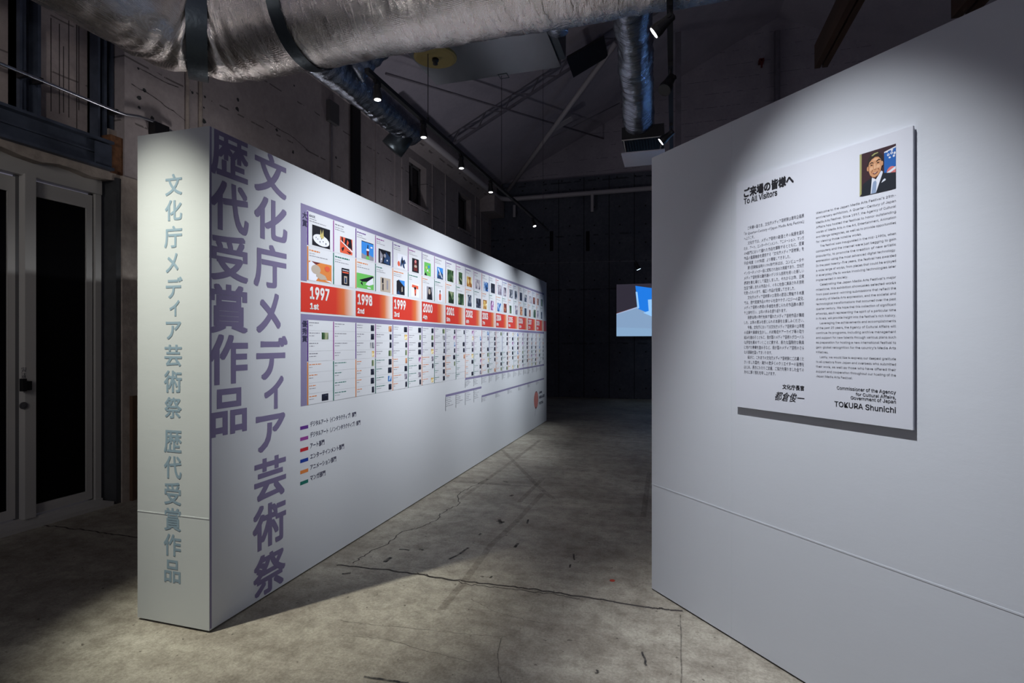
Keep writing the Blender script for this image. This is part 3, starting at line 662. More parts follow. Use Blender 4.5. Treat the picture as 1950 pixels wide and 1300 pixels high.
PAL = [photo_mat('picture_a', [(.01, .01, .02), (.05, .07, .12), (.5, .5, .5)], 1), photo_mat('picture_b', [(.01, .005, .01), (.18, .03, .02), (.6, .3, .15)], 2), photo_mat('picture_c', [(.01, .03, .08), (.03, .15, .45), (.5, .6, .7)], 3),
       photo_mat('picture_d', [(.01, .02, .01), (.04, .10, .04), (.30, .33, .20)], 4), photo_mat('picture_e', [(.5, .48, .5), (.25, .22, .3), (.05, .05, .08)], 5), photo_mat('picture_f', [(.3, .1, .02), (.6, .4, .1), (.75, .7, .5)], 6),
       photo_mat('picture_g', [(.03, .01, .05), (.3, .1, .3), (.6, .5, .65)], 7), photo_mat('picture_h', [(.01, .012, .02), (.01, .012, .03), (.12, .14, .2)], 8)]
def flat(name, c): return mat(name, c, .45)
K = {'k': flat('picture_black', (.008, .009, .016)), 'w': flat('picture_white', (.68, .7, .78)), 'y': flat('picture_yellow', (.5, .42, .15)), 'r': flat('picture_red', (.62, .10, .05)), 's': flat('picture_sky', (.04, .22, .62)),
     'g': flat('picture_green', (.13, .45, .10)), 'o': flat('picture_orange', (.60, .20, .05)), 'b': flat('picture_navy', (.02, .05, .13)), 't': flat('picture_tan', (.42, .36, .30)), 'p': flat('picture_pink', (.6, .2, .2)), 'd': flat('picture_dark_red', (.13, .02, .02)), 'm': flat('picture_grey', (.25, .25, .3))}
def ell(cx, cy, rx, ry, n=18, rot=0): return [(cx + rx * math.cos(t) * math.cos(rot) - ry * math.sin(t) * math.sin(rot), cy + rx * math.cos(t) * math.sin(rot) + ry * math.sin(t) * math.cos(rot)) for t in [2 * math.pi * k / n for k in range(n)]]
# hand-made small pictures for the nearest cards: list of (colour, polygon in 0..1)
ART = {
 (0, 0): [('k', None), ('w', ell(.5, .33, .46, .27, 24, -.18)), ('y', [(.42, .5), (.46, .9), (.52, .62), (.6, .92), (.64, .5), (.55, .42)]), ('k', ell(.3, .36, .02, .03)), ('k', ell(.42, .25, .02, .04)), ('k', ell(.6, .3, .02, .03)), ('k', ell(.75, .22, .02, .05)), ('k', ell(.5, .42, .015, .04)), ('k', ell(.2, .42, .02, .03))],
 (0, 1): [('r', None), ('k', [(.1, 1), (.2, 1), (.25, .7), (.15, .65)]), ('k', [(.42, 1), (.9, 1), (1, .3), (.8, .45), (.7, .3), (.62, .55), (.5, .5), (.35, .6)]), ('r', [(.5, .6), (.58, .9), (.7, .75), (.6, .55)]), ('w', [(.02, .72), (.06, .76), (1, .26), (.96, .18)]), ('k', [(.1, .3), (.3, .4), (.32, .3), (.2, .1)]), ('k', [(.5, .2), (.9, .15), (.8, .05)])],
 (1, 0): [('s', None), ('k', [(0, .96), (1, .96), (1, 1), (0, 1)]), ('m', [(0, 0), (1, 0), (1, .2), (.6, .3), (.3, .22), (0, .3)]), ('g', [(.35, 0), (.65, 0), (.6, .25), (.4, .25)]), ('w', ell(.5, .55, .12, .1)), ('d', [(.42, .2), (.58, .2), (.6, .5), (.4, .5)]), ('w', ell(.8, .75, .1, .05)), ('k', [(.46, .62), (.54, .62), (.53, .85), (.47, .85)])],
 (1, 1): [('k', None), ('m', [(.1, 0), (.3, .1), (.35, .6), (.1, .9)]), ('b', [(.4, .1), (.9, 0), (.95, .6), (.6, .9)]), ('m', ell(.5, .6, .1, .14)), ('w', ell(.7, .3, .05, .06)), ('w', ell(.22, .3, .04, .08))],
 (2, 0): [('w', None), ('r', ell(.15, .3, .13, .18)), ('b', [(.35, .5), (.5, .9), (.6, .6), (.75, .7), (.9, .45), (.7, .35), (.8, .05), (.6, .1), (.5, .35), (.4, .1), (.3, .2)]), ('k', ell(.55, .5, .1, .12))],
 (2, 1): [('k', None), ('d', [(.2, .1), (.8, .1), (.7, .7), (.3, .7)]), ('p', ell(.5, .8, .15, .12)), ('t', ell(.5, .45, .2, .1))],
 (3, 0): [('g', None), ('y', ell(.3, .6, .12, .1)), ('w', ell(.5, .4, .1, .08)), ('s', ell(.7, .7, .15, .12)), ('k', [(0, 0), (.4, 0), (.2, .25)]), ('y', ell(.7, .3, .08, .07))],
 (3, 1): [('s', None), ('b', [(0, 0), (1, 0), (1, .45), (.3, .8)]), ('w', [(.1, .9), (.3, .9), (.9, .1), (.8, .1)]), ('m', ell(.4, .4, .15, .1))],
 (0, 2): [('o', None), ('w', [(0, 0), (.3, 0), (.45, .3), (.4, .8), (.1, 1), (0, .9)]), ('t', ell(.3, .6, .2, .25)), ('d', [(.1, 1), (.5, 1), (.3, .85)]), ('t', [(.35, .5), (.7, .35), (.8, .15), (.5, .1), (.3, .25)]), ('w', [(.7, .1), (1, .0), (.95, .12)]), ('r', ell(.8, .75, .12, .15))],
 (0, 3): [('k', None), ('r', [(.1, .72), (.9, .72), (.9, .8), (.1, .8)]), ('t', [(.3, .1), (.7, .1), (.7, .55), (.3, .55)]), ('b', [(.38, .15), (.62, .15), (.6, .45), (.4, .45)]), ('w', [(.1, .86), (.9, .86), (.9, .9), (.1, .9)])],
 (1, 2): [('g', None), ('k', [(.15, .55), (.9, .95), (1, .9), (.85, .6), (.6, .5), (.3, .45)]), ('w', [(.6, .5), (.95, .85), (.98, .4), (.7, .25), (.5, .3)]), ('k', [(.2, .35), (.3, .45), (.35, .2)]), ('w', ell(.7, .1, .12, .05))],
 (1, 3): [('t', None), ('k', [(.15, .6), (.3, .6), (.3, .95), (.15, .95)]), ('k', [(.2, .1), (.3, .1), (.3, .55), (.2, .55)]), ('m', [(.6, .2), (.75, .2), (.75, .85), (.6, .85)])],
 (2, 2): [('k', None), ('s', [(.3, 1), (1, 1), (1, .6), (.6, .8)]), ('w', [(0, .9), (.2, 1), (0, 1)]), ('t', [(.6, .2), (.75, .25), (.7, .6), (.6, .5)]), ('b', [(0, 0), (.5, 0), (.2, .3)])],
 (2, 3): [('w', None), ('r', [(.1, .7), (.9, .6), (.9, .85), (.15, .9)]), ('r', [(.45, .1), (.6, .1), (.65, .6), (.4, .6)]), ('k', ell(.5, .65, .12, .1)), ('k', ell(.55, .2, .05, .08))],
 (3, 2): [('m', None), ('w', [(0, 0), (.2, 0), (.2, 1), (0, 1)]), ('k', [(.3, 0), (1, 0), (.9, .5), (.75, .95), (.5, .95), (.38, .6)]), ('t', ell(.58, .62, .15, .22)), ('k', ell(.52, .66, .03, .02)), ('k', ell(.65, .66, .03, .02))],
 (3, 3): [('w', None), ('r', [(.3, .1), (.7, .1), (.75, .55), (.6, .65), (.4, .65), (.25, .5)]), ('k', ell(.5, .78, .14, .14)), ('t', ell(.5, .72, .08, .1))],
}
def picture(u0, u1, z0, z1, art, k):
    m_ = MB()
    if art:
        for i, (c, poly) in enumerate(art):
            poly = poly or [(0, 0), (1, 0), (1, 1), (0, 1)]
            m_.poly([FACE.p(u0 + (u1 - u0) * x, z0 + (z1 - z0) * y, D * 3 + .00025 * i) for x, y in poly], K[c])
        obj('card_picture', m_, None, chart)
    else:
        m_.rect(FACE, u0, u1, z0, z1, D * 3); obj('card_picture', m_, PAL[k % 8], chart)
CARDROWS = [(2.203, 2.434), (1.966, 2.199)]
for c in range(12):
    ys_ = Y0 + c * CW
    # year block, number and ordinal
    ye = ys_ + CW - .004 if c else ys_ + CW - .006
    m_ = MB(); m_.rect(FACE, ys_ - (.07 if c == 0 else 0), ye, 1.750, 1.947, D * 2); yb = cpart('year_block', m_, M['yearramp'])
    t0 = ys_ + .022
    m_ = MB(); ink(m_, FACE, str(1997 + c), t0, t0 + .215, 1.842, 1.928, D * 4, None, .03); obj('year_number', m_, M['textwhite'], yb)
    m_ = MB(); ink(m_, FACE, ORD[c], t0, t0 + (.095 if c < 9 else .13), 1.772, 1.815, D * 4, None, .03); obj('ordinal_number', m_, M['textwhite'], yb)
    for s in (0, 1):
        u = ys_ + s * SUB
        first = c < 6
        topc = 'purple' if s == 0 else 'magenta'
        botc = 'orange' if s == 0 else 'green'
        if c >= 6: topc = 'crimson' if s == 0 else 'blue'
        for row, (z0, z1) in enumerate(CARDROWS):
            m_ = MB(); m_.rect(FACE, u + .008, u + SUB - .004, z0, z1, D * 2); cpart('award_card', m_, M['paper'])
            m_ = MB(); m_.rect(FACE, u - .005, u + .006, z0 + .002, z1 - .002, D * 2.5); cpart('category_line', m_, M[(topc, botc)[row]])
            cc = 'ink' if (row == 0 and c % 3 == 0) else (topc, botc)[row]
            if (c, s, row) == (0, 0, 0): ink(cap('navy'), FACE, 'KAGE', u + .018, u + .078, z1 - .034, z1 - .018, D * 3, None, .01)
            else: words_(cap(cc), u + .018, z1 - .030, rng.uniform(.09, .2), .009)
            words_(cap('ink'), u + .018, z1 - .048, rng.uniform(.05, .14), .004)
            words_(cap('ink'), u + .018, z1 - .064, rng.uniform(.06, .2), .005)
            w_ = rng.choice([.13, .15, .17, .11]); h_ = rng.choice([.12, .14, .13])
            if (c, s, row) == (0, 0, 1): a, b, y0_, y1_ = u + .01, u + .265, z0 + .005, z0 + .135
            elif (c, s, row) == (0, 1, 1): a, b, y0_, y1_ = u + .10, u + .20, z0 + .008, z0 + .135
            elif (c, s, row) == (1, 0, 1): a, b, y0_, y1_ = u + .012, u + .262, z0 + .008, z0 + .125
            else: a = u + .055 + rng.uniform(-.01, .03); b = a + w_ + (.03 if c < 3 and row == 0 else 0); y0_ = z0 + .010; y1_ = y0_ + h_
            art = ART.get((c, s + 2 * row))
            picture(a, b, y0_, y1_, art, rng.randrange(8))
        # small rows: four upper, four lower
        nrow = 8
        m_ = MB(); m_.rect(FACE, u + .008, u + SUB - .004, 1.122 if c != 4 else 1.20, 1.697, D * 2); cpart('list_column', m_, M['paper'])
        m_ = MB(); m_.rect(FACE, u - .005, u + .005, 1.418, 1.697, D * 2.5); cpart('category_line', m_, M[topc])
        m_ = MB(); m_.rect(FACE, u - .005, u + .005, 1.122 + (.06 if c == 4 and s == 0 else 0), 1.412, D * 2.5); cpart('category_line', m_, M[botc])
        for k in range(nrow):
            zt = (1.698 - k * .0705) if k < 4 else (1.412 - (k - 4) * .0725)
            lines_.rect(FACE, u + .008, u + SUB - .004, zt - .0708, zt - .0698, D * 3)
            words_(cap('ink' if k < 4 else botc), u + .016, zt - .020, rng.uniform(.06, .16), .006)
            words_(cap('ink'), u + .016, zt - .038, rng.uniform(.03, .08), .0045)
            if c == 0 and (s, k) not in ((0, 1), (0, 7)): continue
            if c == 4 and k > 5: continue
            if c >= 3 and rng.random() < .1: continue
            w_ = rng.choice([.034, .05, .06]) if c else .075
            if 'thumbmesh' not in globals(): thumbmesh = {}
            key = (w_, rng.randrange(8) if rng.random() < .6 else 7)
            if key not in thumbmesh:
                q_ = MB(); fz = Frame((0, 0, 0), (0, 1, 0)); q_.rect(fz, -w_ / 2, w_ / 2, -.024, .024, 0)
                me = bpy.data.meshes.new('thumbnail'); me.from_pydata(q_.v, [], q_.f); me.materials.append(PAL[key[1]]); thumbmesh[key] = me
            o = bpy.data.objects.new('thumbnail', thumbmesh[key]); C.objects.link(o); o.parent = chart
            o.location = FACE.p(u + SUB - .022 - w_ / 2 - (.04 if c == 0 else 0), zt - .036, D * 3.5) - BASE[chart.name]
        if c >= 5:
            m_ = MB(); m_.rect(FACE, u - .004, u + .004, 1.0, 1.095, D * 2); cpart('category_line', m_, M['ink'])
            for k in range(4): words_(cap('ink'), u + .014, 1.078 - .018 * k, rng.uniform(.06, .18), .004)
        if c in (4, 5):
            m_ = MB(); m_.rect(FACE, u - .004, u + .004, .80, .950, D * 2); cpart('category_line', m_, M['ink'])
            for k in range(5): words_(cap('ink'), u + .014, .935 - .022 * k, rng.uniform(.08, .2), .004)
        if c >= 6 and s == 0:
            m_ = MB(); m_.rect(FACE, u - .004, u + .004, .77, .832, D * 2); cpart('category_line', m_, M['ink'])
            for k in range(3): words_(cap('ink'), u + .014, .818 - .018 * k, rng.uniform(.08, .2), .004)
m_ = MB(); m_.rect(FACE, Y0 + 12 * CW, PY1 - .001, 1.750, 1.947, D * 2); cpart('year_block', m_, M['red'])
cpart('row_rules', lines_, M['rule'], kind='stuff')
for kx, mb_ in capt.items(): cpart('caption_print', mb_, M[kx], kind='stuff')

# ---- legend
LEG = [('purple', 'デジタルアート（インタラクティブ）部門', 678), ('magenta', 'デジタルアート（ノンインタラクティブ）部門', 686), ('crimson', 'アート部門', 617.5), ('blue', 'エンターテインメント部門', 655), ('orange', 'アニメーション部門', 640), ('green', 'マンガ部門', 619.5)]
ua, ub = FACE.at(571.5, 700)[0], FACE.at(586.8, 700)[0]
for k, (cn, txt, pe_) in enumerate(LEG):
    zc_ = .9775 - k * .0733
    m_ = MB(); m_.rect(FACE, ua, ub, zc_ - .0115, zc_ + .0115, D); sw = obj('legend_swatch', m_, M[cn], part)
    m_ = MB(); ink(m_, FACE, txt, FACE.at(590.5, 700)[0], FACE.at(pe_, 700)[0], zc_ - .008, zc_ + .031, D, None, .022); obj('legend_text', m_, M['navy'], part, kind='stuff')
# ---- round festival emblem and its three lines
uc = (FACE.at(1016.8, 700)[0] + FACE.at(1024.9, 700)[0]) / 2; rr_ = (FACE.at(1024.9, 700)[0] - FACE.at(1016.8, 700)[0]) / 2
zt = FACE.at(1021, 744.5)[1]; zb = FACE.at(1021, 777.5)[1]; zc_ = (zt + zb) / 2
em = mat('emblem_red', (.50, .12, .11), .5); em2 = mat('emblem_pale', (.62, .30, .28), .5)
m_ = MB(); m_.disc(FACE, uc, zc_, rr_, (zt - zb) / 2, D, em, 32)
for k in range(7):
    rk = .12 + k * .125
    for j in range(6 + 5 * k):
        t = 2 * math.pi * j / (6 + 5 * k) + k; m_.disc(FACE, uc + rr_ * rk * math.cos(t), zc_ + (zt - zb) / 2 * rk * math.sin(t), .009, .009, D * 2, em2, 6)
m_.disc(FACE, uc, zt - .01, .03, .012, D * 3, M['ink'], 10); m_.disc(FACE, uc - .02, zb + .015, .025, .02, D * 3, M['ink'], 10)
obj('festival_emblem', m_, None, part)
m_ = MB(); ribbon(m_, [FACE.p(uc - .03, zb + .01, D), FACE.p(uc - .07, zb - .06, D), FACE.p(uc - .10, zb - .12, D)], .008, (1, 0, 0)); obj('emblem_string', m_, M['ink'], part)
for txt, a, b, ya, yb in (('JAPAN', 1026.3, 1031.8, 745.5, 750), ('MEDIA ARTS', 1026.5, 1036.8, 754, 759.5), ('FESTIVAL', 1026.5, 1034.5, 765.5, 770.5)):
    m_ = MB(); u0, u1 = FACE.at(a, 700)[0], FACE.at(b, 700)[0]; z1_ = FACE.at(a, ya)[1]; z0_ = FACE.at(a, yb)[1]
    ink(m_, FACE, txt, u0, u1, z0_, z1_, D, None, .03); obj('emblem_text', m_, M['navy'], part, kind='stuff')

# ================================================================== NOTICE WALL
nw = thing('partition_wall', 'plain white angled partition at right holding the visitor notice board', 'partition', RW.p(0, 0))
m_ = MB(); m_.fbox(RW, 0, 4.2, .010, 2.70, -.45, 0); obj('partition_body', m_, M['white'], nw)
m_ = MB(); m_.fbox(RW, .02, 4.18, 0, .010, -.43, -.02); obj('base_gap', m_, M['fixture'], nw)
for za in (.662,):
    m_ = MB(); m_.fbox(RW, .0, 4.2, za - .0035, za + .0035, 0, .0012); obj('seam_strip', m_, M['white'], nw)
for ua_ in (.62, 2.4):
    m_ = MB(); m_.fbox(RW, ua_ - .002, ua_ + .002, .012, 2.69, 0, .0006); obj('seam_strip', m_, M['white'], nw)
bu0 = BOARD.at(1402, 600)[0]; bu1 = BOARD.at(1738.5, 600)[0]
bz1 = (BOARD.at(1402, 348)[1] + BOARD.at(1738, 240)[1]) / 2; bz0 = (BOARD.at(1402, 774.5)[1] + BOARD.at(1738, 818)[1]) / 2
nb = thing('notice_board', 'white visitor notice board with text in two columns and a portrait photo', 'sign', BOARD.p(bu0, bz0))
m_ = MB(); m_.fbox(BOARD, bu0, bu1, bz0, bz1, -.010, 0); obj('board_panel', m_, M['board'], nb)
m_ = MB(); m_.fbox(BOARD, bu0 + .006, bu1 - .004, bz0 + .006, bz1 - .004, -BD + .0005, -.010); obj('board_backing', m_, M['boardedge'], nb)
bd = .0006
def bp_(px, py): return BOARD.at(px, py, bd)
def zoff(px, py): return bp_(px, py)[1]
JP = ["　ご来場の皆さま、文化庁メディア芸術祭25周年企画展", "「A Quarter-Century of Japan Media Arts Festival」", "へようこそ。", "　文化庁では、メディア芸術の創造とその発展を図る", "ため、アート、エンターテインメント、アニメーション、マンガ", "の4部門において優れた作品を顕彰するとともに、受賞", "作品の鑑賞機会を提供する「文化庁メディア芸術祭」を", "平成9年度（1997年度）より開催してきました。", "　第1回開催当時の1990年代半ばは、コンピュータや", "インターネットが一般に認知され始めた時期であり、文化庁", "メディア芸術祭は最先端のデジタル技術を用いた新しい", "表現を育む場として誕生しました。それから25年、日常", "生活で親しまれる作品から、のちに社会に実装される技術", "を使ったものまで、幅広い作品が受賞してきました。", "　文化庁メディア芸術祭の25周年の節目に開催する本展", "では、歴代受賞作品の中から社会やテクノロジーの変化、", "メディア芸術の表現の多様性を感じられる作品群の展示", "や上映を行い、25年の歩みを振り返ります。", "　発表当時の時代を映す優れたメディア芸術作品が集結", "した、25年の厚みを感じられる本展をお楽しみください。", "　今後、文化庁においては文化庁メディア芸術祭の25年間", "の成果や実績を生かし、人材育成やアーカイブ等の取り", "組みを進めるとともに、我が国のメディア芸術のグローバル", "な評価を高めていくことに資する、新たな国際的な祭典", "に向けた準備を進めるなど、我が国のメディア芸術のさら", "なる振興を図ってまいります。", "　結びに、これまでの文化庁メディア芸術祭にご応募くだ", "さいました国内・海外の数多くのクリエイターの皆様を", "はじめ、長きにわたりご支援、ご協力を賜りました全ての", "方々に厚く御礼を申し上げます。"]
JSHORT = {2: 1436.5, 7: 1505, 13: 1514, 17: 1498, 25: 1470, 29: 1477}
EN = ["Welcome to the Japan Media Arts Festival’s 25th-", "anniversary exhibition, A Quarter-Century of Japan", "Media Arts Festival. Since 1997, the Agency of Cultural", "Affairs has hosted the festival to honor outstanding", "works of Media Arts in the Art, Entertainment, Animation", "and Manga categories, as well as to provide opportunities", "for viewing those notable works.", "  The festival was inaugurated in the mid-1990s, when", "computers and the internet were just begging to gain", "popularity, to promote the creation of new artistic", "expression using the most advanced digital technology.", "In the past twenty-five years, the festival has awarded", "a wide range of works, from pieces that could be enjoyed", "in everyday life to works involving technologies later", "implemented in society.", "  Celebrating the Japan Media Arts Festival’s major", "milestone, this exhibition showcases selected works", "from past award-winning submissions that reflect the", "diversity of Media Arts expression, and the societal and", "technological transformations that occurred over the past", "quarter century. We hope that this collection of significant", "artworks, each representing the spirit of a particular time", "in its era, will provide insight into the festival’s rich history.", "  Leveraging the achievements and accomplishments", "of the past 25 years, the Agency of Cultural Affairs will", "continue its programs, including archive management", "and support for new talents through various plans such", "as preparation for hosting a new international festival to", "gain global recognition for the country’s Media Arts", "initiatives.", "  Lastly, we would like to express our deepest gratitude", "to all creators from Japan and overseas who submitted", "their work, as well as those who have offered their", "support and cooperation throughout our hosting of the", "Japan Media Arts Festival."]
ESHORT = {6: 1640.5, 14: 1614.5, 29: 1577, 34: 1623.5}
U = lambda px: bp_(px, 600)[0]
jp = MB(); jz0 = zoff(1417, 435.7); jz1 = zoff(1417, 707.5); jp_step = (jz0 - jz1) / 29
for k, s in enumerate(JP):
    ind = s.startswith('　'); s = s.replace('　', '')
    line(jp, BOARD, s, U(1417) + (.0215 if ind else 0), jz0 - jp_step * k - .0078, .0190, bd, None, u1=U(JSHORT.get(k, 1531)), off=0)
obj('japanese_text', jp, M['ink'], nb, kind='stuff')
en = MB(); ez0 = zoff(1554, 405); ez1 = zoff(1554, 714.8); e_step = (ez0 - ez1) / 34
for k, s in enumerate(EN):
    ind = s.startswith('  '); s = s.strip()
    line(en, BOARD, s, U(1554) + (.018 if ind else 0), ez0 - e_step * k - .0062, .0182, bd, None, u1=U(ESHORT.get(k, 1706)), off=0)
obj('english_text', en, mat('soft_black_ink', (.085, .085, .10), .5), nb, kind='stuff')
def hl(name, txt, pa, pb, ztop, zbot, m=M['black'], off=.03, shear=0):
    m_ = MB(); ink(m_, BOARD, txt, U(pa), U(pb), zbot, ztop, bd, None, off, shear, res=3); obj(name, m_, m, nb)
hl('title_text', 'ご来場の皆様へ', 1416.5, 1511.5, zoff(1416.5, 359), zoff(1416.5, 377.5), off=.045)
hl('subtitle_text', 'To All Visitors', 1416.5, 1480, zoff(1416.5, 378.5) + .001, zoff(1416.5, 389.5), off=.02)
hl('office_text', '文化庁長官', 1490, 1531.5, zoff(1490, 731), zoff(1490, 740.3), off=.02)
hl('signature', '都倉俊一', 1476, 1532, zoff(1500, 747), zoff(1500, 764.5), off=.006, shear=.35)
for txt, pa, ya, yb, of in (('Commissioner of the Agency', 1593.5, 743.2, 752.3, .009), ('for Cultural Affairs,', 1629.5, 753.4, 761.3, .009), ('Government of Japan', 1620, 761.2, 770, .009), ('TOKURA Shunichi', 1589, 775, 786.6, .012)):
    m_ = MB(); ink(m_, BOARD, txt, U(pa), U(1706), zoff(1706, yb), zoff(1706, ya), bd, None, of, 0, res=3); obj('sign_off_text', m_, M['black'], nb)
# portrait photograph printed on the board
pu0, pu1 = U(1637), U(1706); pz1 = zoff(1637, 294.5); pz0 = zoff(1637, 374.5)
A_ = lambda n_, c: flat('portrait_' + n_, c)
G = {'bg': A_('wall', (.035, .012, .018)), 'str': A_('curtain', (.30, .30, .12)), 'ban': A_('banner', (.012, .10, .36)), 'wht': A_('white', (.62, .64, .70)), 'red': A_('dot', (.55, .15, .14)), 'suit': A_('suit', (.008, .011, .018)), 'tie': A_('tie', (.22, .29, .42)),
     'skin': A_('skin', (.50, .25, .125)), 'sk2': A_('cheek', (.62, .36, .21)), 'sk3': A_('fold', (.25, .085, .035)), 'hair': A_('hair', (.018, .010, .008)), 'hr2': A_('hair_light', (.30, .30, .12)), 'lip': A_('lip', (.22, .04, .035)), 'eye': A_('eye', (.01, .006, .006))}
PP = [('bg', [(0, 0), (1, 0), (1, 1), (0, 1)]), ('str', [(0, 0), (.055, .05), (.06, 1), (0, 1)]), ('ban', [(.69, .3), (1, .3), (1, .92), (.69, .86)]), ('wht', [(.69, .86), (1, .92), (1, .95), (.69, .89)]),
      ('wht', ell(.80, .80, .035, .03)), ('wht', ell(.89, .82, .035, .03)), ('wht', ell(.97, .80, .03, .03)), ('wht', ell(.84, .73, .03, .02)), ('wht', ell(.95, .74, .03, .025)), ('wht', ell(.77, .87, .02, .015)), ('wht', ell(.9, .88, .03, .02)), ('ban', ell(.8, .8, .012, .012)), ('ban', ell(.89, .82, .012, .012)),
      ('red', ell(.89, .39, .13, .13)), ('wht', [(.76, .40), (1, .50), (1, .44), (.78, .35)]),
      ('suit', [(.05, 0), (1, 0), (1, .36), (.86, .38), (.70, .41), (.62, .44), (.38, .40), (.36, .38), (.2, .32), (.10, .27)]),
      ('sk3', [(.36, .30), (.62, .42), (.60, .55), (.36, .48)]), ('wht', [(.32, 0), (.50, 0), (.66, .44), (.60, .47), (.48, .3), (.40, .36), (.36, .38)]), ('tie', [(.34, 0), (.47, 0), (.49, .24), (.46, .29), (.40, .27), (.38, .22)]), ('wht', [(.52, .28), (.66, .45), (.62, .48), (.46, .30)]),
      ('suit', [(.47, 0), (.9, 0), (.72, .40), (.655, .42)]), ('wht', [(.62, .20), (.73, .235), (.74, .265), (.70, .28), (.655, .25)]),
      ('hair', [(.235, .58), (.225, .70), (.25, .82), (.32, .90), (.43, .95), (.55, .93), (.63, .86), (.67, .74), (.655, .60), (.60, .56), (.35, .54)]), ('hr2', [(.34, .885), (.42, .925), (.52, .93), (.54, .91), (.46, .90), (.38, .87)]),
      ('skin', ell(.245, .60, .028, .055)), ('skin', ell(.645, .645, .024, .055)),
      ('skin', [(.262, .56), (.262, .66), (.29, .74), (.36, .80), (.45, .835), (.54, .82), (.60, .76), (.632, .68), (.63, .58), (.60, .48), (.53, .40), (.45, .355), (.38, .37), (.31, .44)]),
      ('sk2', [(.36, .77), (.45, .81), (.54, .79), (.53, .75), (.44, .755)]), ('sk2', ell(.345, .58, .05, .045)), ('sk2', ell(.535, .60, .055, .045)), ('sk2', [(.425, .68), (.455, .69), (.475, .57), (.45, .555), (.415, .565)]),
      ('sk3', [(.365, .555), (.385, .545), (.36, .50), (.345, .47), (.342, .50)]), ('sk3', [(.535, .575), (.52, .56), (.55, .52), (.565, .485), (.57, .52)]), ('sk3', [(.41, .556), (.45, .545), (.49, .562), (.45, .536)]), ('sk3', [(.31, .44), (.38, .37), (.45, .355), (.53, .40), (.45, .368), (.385, .385)]), ('sk3', [(.262, .56), (.262, .66), (.275, .66), (.275, .55)]),
      ('hair', [(.30, .705), (.345, .735), (.405, .715), (.405, .70), (.345, .717), (.30, .69)]), ('hair', [(.485, .73), (.54, .765), (.60, .75), (.60, .735), (.54, .745), (.485, .712)]),
      ('eye', [(.315, .662), (.35, .676), (.395, .664), (.35, .655)]), ('eye', [(.49, .682), (.535, .70), (.58, .688), (.535, .677)]), ('lip', [(.375, .475), (.45, .462), (.535, .495), (.51, .468), (.45, .440), (.40, .452)]), ('wht', [(.405, .466), (.45, .460), (.51, .48), (.45, .450)])]
m_ = MB()
for i, (c, poly) in enumerate(PP):
    m_.poly([BOARD.p(pu0 + (pu1 - pu0) * min(x, 1), pz0 + (pz1 - pz0) * y, bd + .00008 * i) for x, y in poly], G[c])
obj('portrait_photo', m_, None, nb, label='printed photo of a smiling dark-haired person in black suit and grey tie')

# ================================================================== PROJECTION
SY = YB - .06; FS = Frame((0, SY, 0), (1, 0, 0))
def em_(n_, c, s): return mat('screen_' + n_, (.02, .02, .02), .7, emit=c, estr=s)
S = {'bg': em_('dark', (.030, .026, .040), 1), 'flo': em_('floor', (.235, .36, .55), 1), 'fl2': em_('floor_low', (.25, .40, .60), 1), 'blu': em_('blue', (.015, .20, .78), 1), 'pal': em_('pale', (.30, .58, .95), 1), 'wh': em_('edge', (.35, .45, .65), 1), 'br': em_('brown', (.12, .035, .035), 1)}
su0, sz1 = FS.at(1174, 541.5); _, sz0 = FS.at(1174, 640); su1 = su0 + 2.35
ps = thing('projection_screen', 'rectangular projected picture of a blue room glowing on the dark back wall', 'screen', FS.p(su0, sz0))
m_ = MB(); m_.fbox(FS, su0, su1, sz0, sz1, -.05, 0); obj('screen_panel', m_, M['fixture'], ps)
def spx(x, y): return FS.at(1140 + x / 8.127, 500 + y / 8.125)
m_ = MB()
def sp(key, pts, d): m_.poly([FS.p(min(max(u, su0), su1), min(max(z, sz0), sz1), d) for u, z in [spx(*p) for p in pts]], S[key])
m_.rect(FS, su0, su1, sz0, sz1, .001, S['bg'])
sp('flo', [(270, 790), (560, 700), (2200, 900), (2200, 1140), (270, 1138)], .0015)
sp('fl2', [(270, 1000), (2200, 1040), (2200, 1140), (270, 1138)], .0018)
sp('br', [(270, 790), (560, 702), (560, 692), (270, 778)], .002); sp('wh', [(270, 800), (610, 700), (600, 682), (270, 788)], .0022)
sp('blu', [(568, 358), (2200, 500), (2200, 900), (740, 768), (615, 715)], .0025)
sp('pal', [(572, 450), (600, 452), (630, 700), (600, 712)], .003)
sp('pal', [(762, 572), (1300, 520), (1300, 860), (820, 830), (690, 775), (775, 745)], .0032)
obj('projected_image', m_, None, ps)

# ================================================================== DUCTS
DY_, DZ_, DR = 3.30, 3.90, .355
XL = -3.50
path = [(XL, -3 + .03 * k, DZ_) for k in range(int((DY_ - .42 + 3) / .03))]
path += [(XL + .42 * (1 - math.cos(t)), DY_ - .42 + .42 * math.sin(t), DZ_) for t in [k * math.pi / 2 / 22 for k in range(22)]]
path += [(XL + .42 + .03 * k, DY_, DZ_) for k in range(int(8.6 / .03))]
def wob(i, k, p):
    a = 2 * math.pi * k / 56
    n1 = noise.noise(Vector((p.x * 1.6, p.y * 1.6, a * .9))) * .020
    n2 = noise.noise(Vector(((p.x + p.y) * 9 + math.sin(a) * 2, math.cos(a) * 2.2, 3))) * .010
    e = max(0, 1 - (Vector((p.x - (XL + .12), p.y - (DY_ - .12), 0))).length / .55)
    return n1 + n2 + e * .022 * math.sin((p.x - p.y) * 55 + math.sin(a * 3) * 2)
m_ = MB(); m_.tube(path, DR, 56, None, True, wob)
duct = thing('ventilation_duct', 'large silver foil-wrapped duct bending across the top of the room', 'duct', (XL, DY_, DZ_))
obj('duct_sleeve', m_, M['foil'], duct, smooth=True)
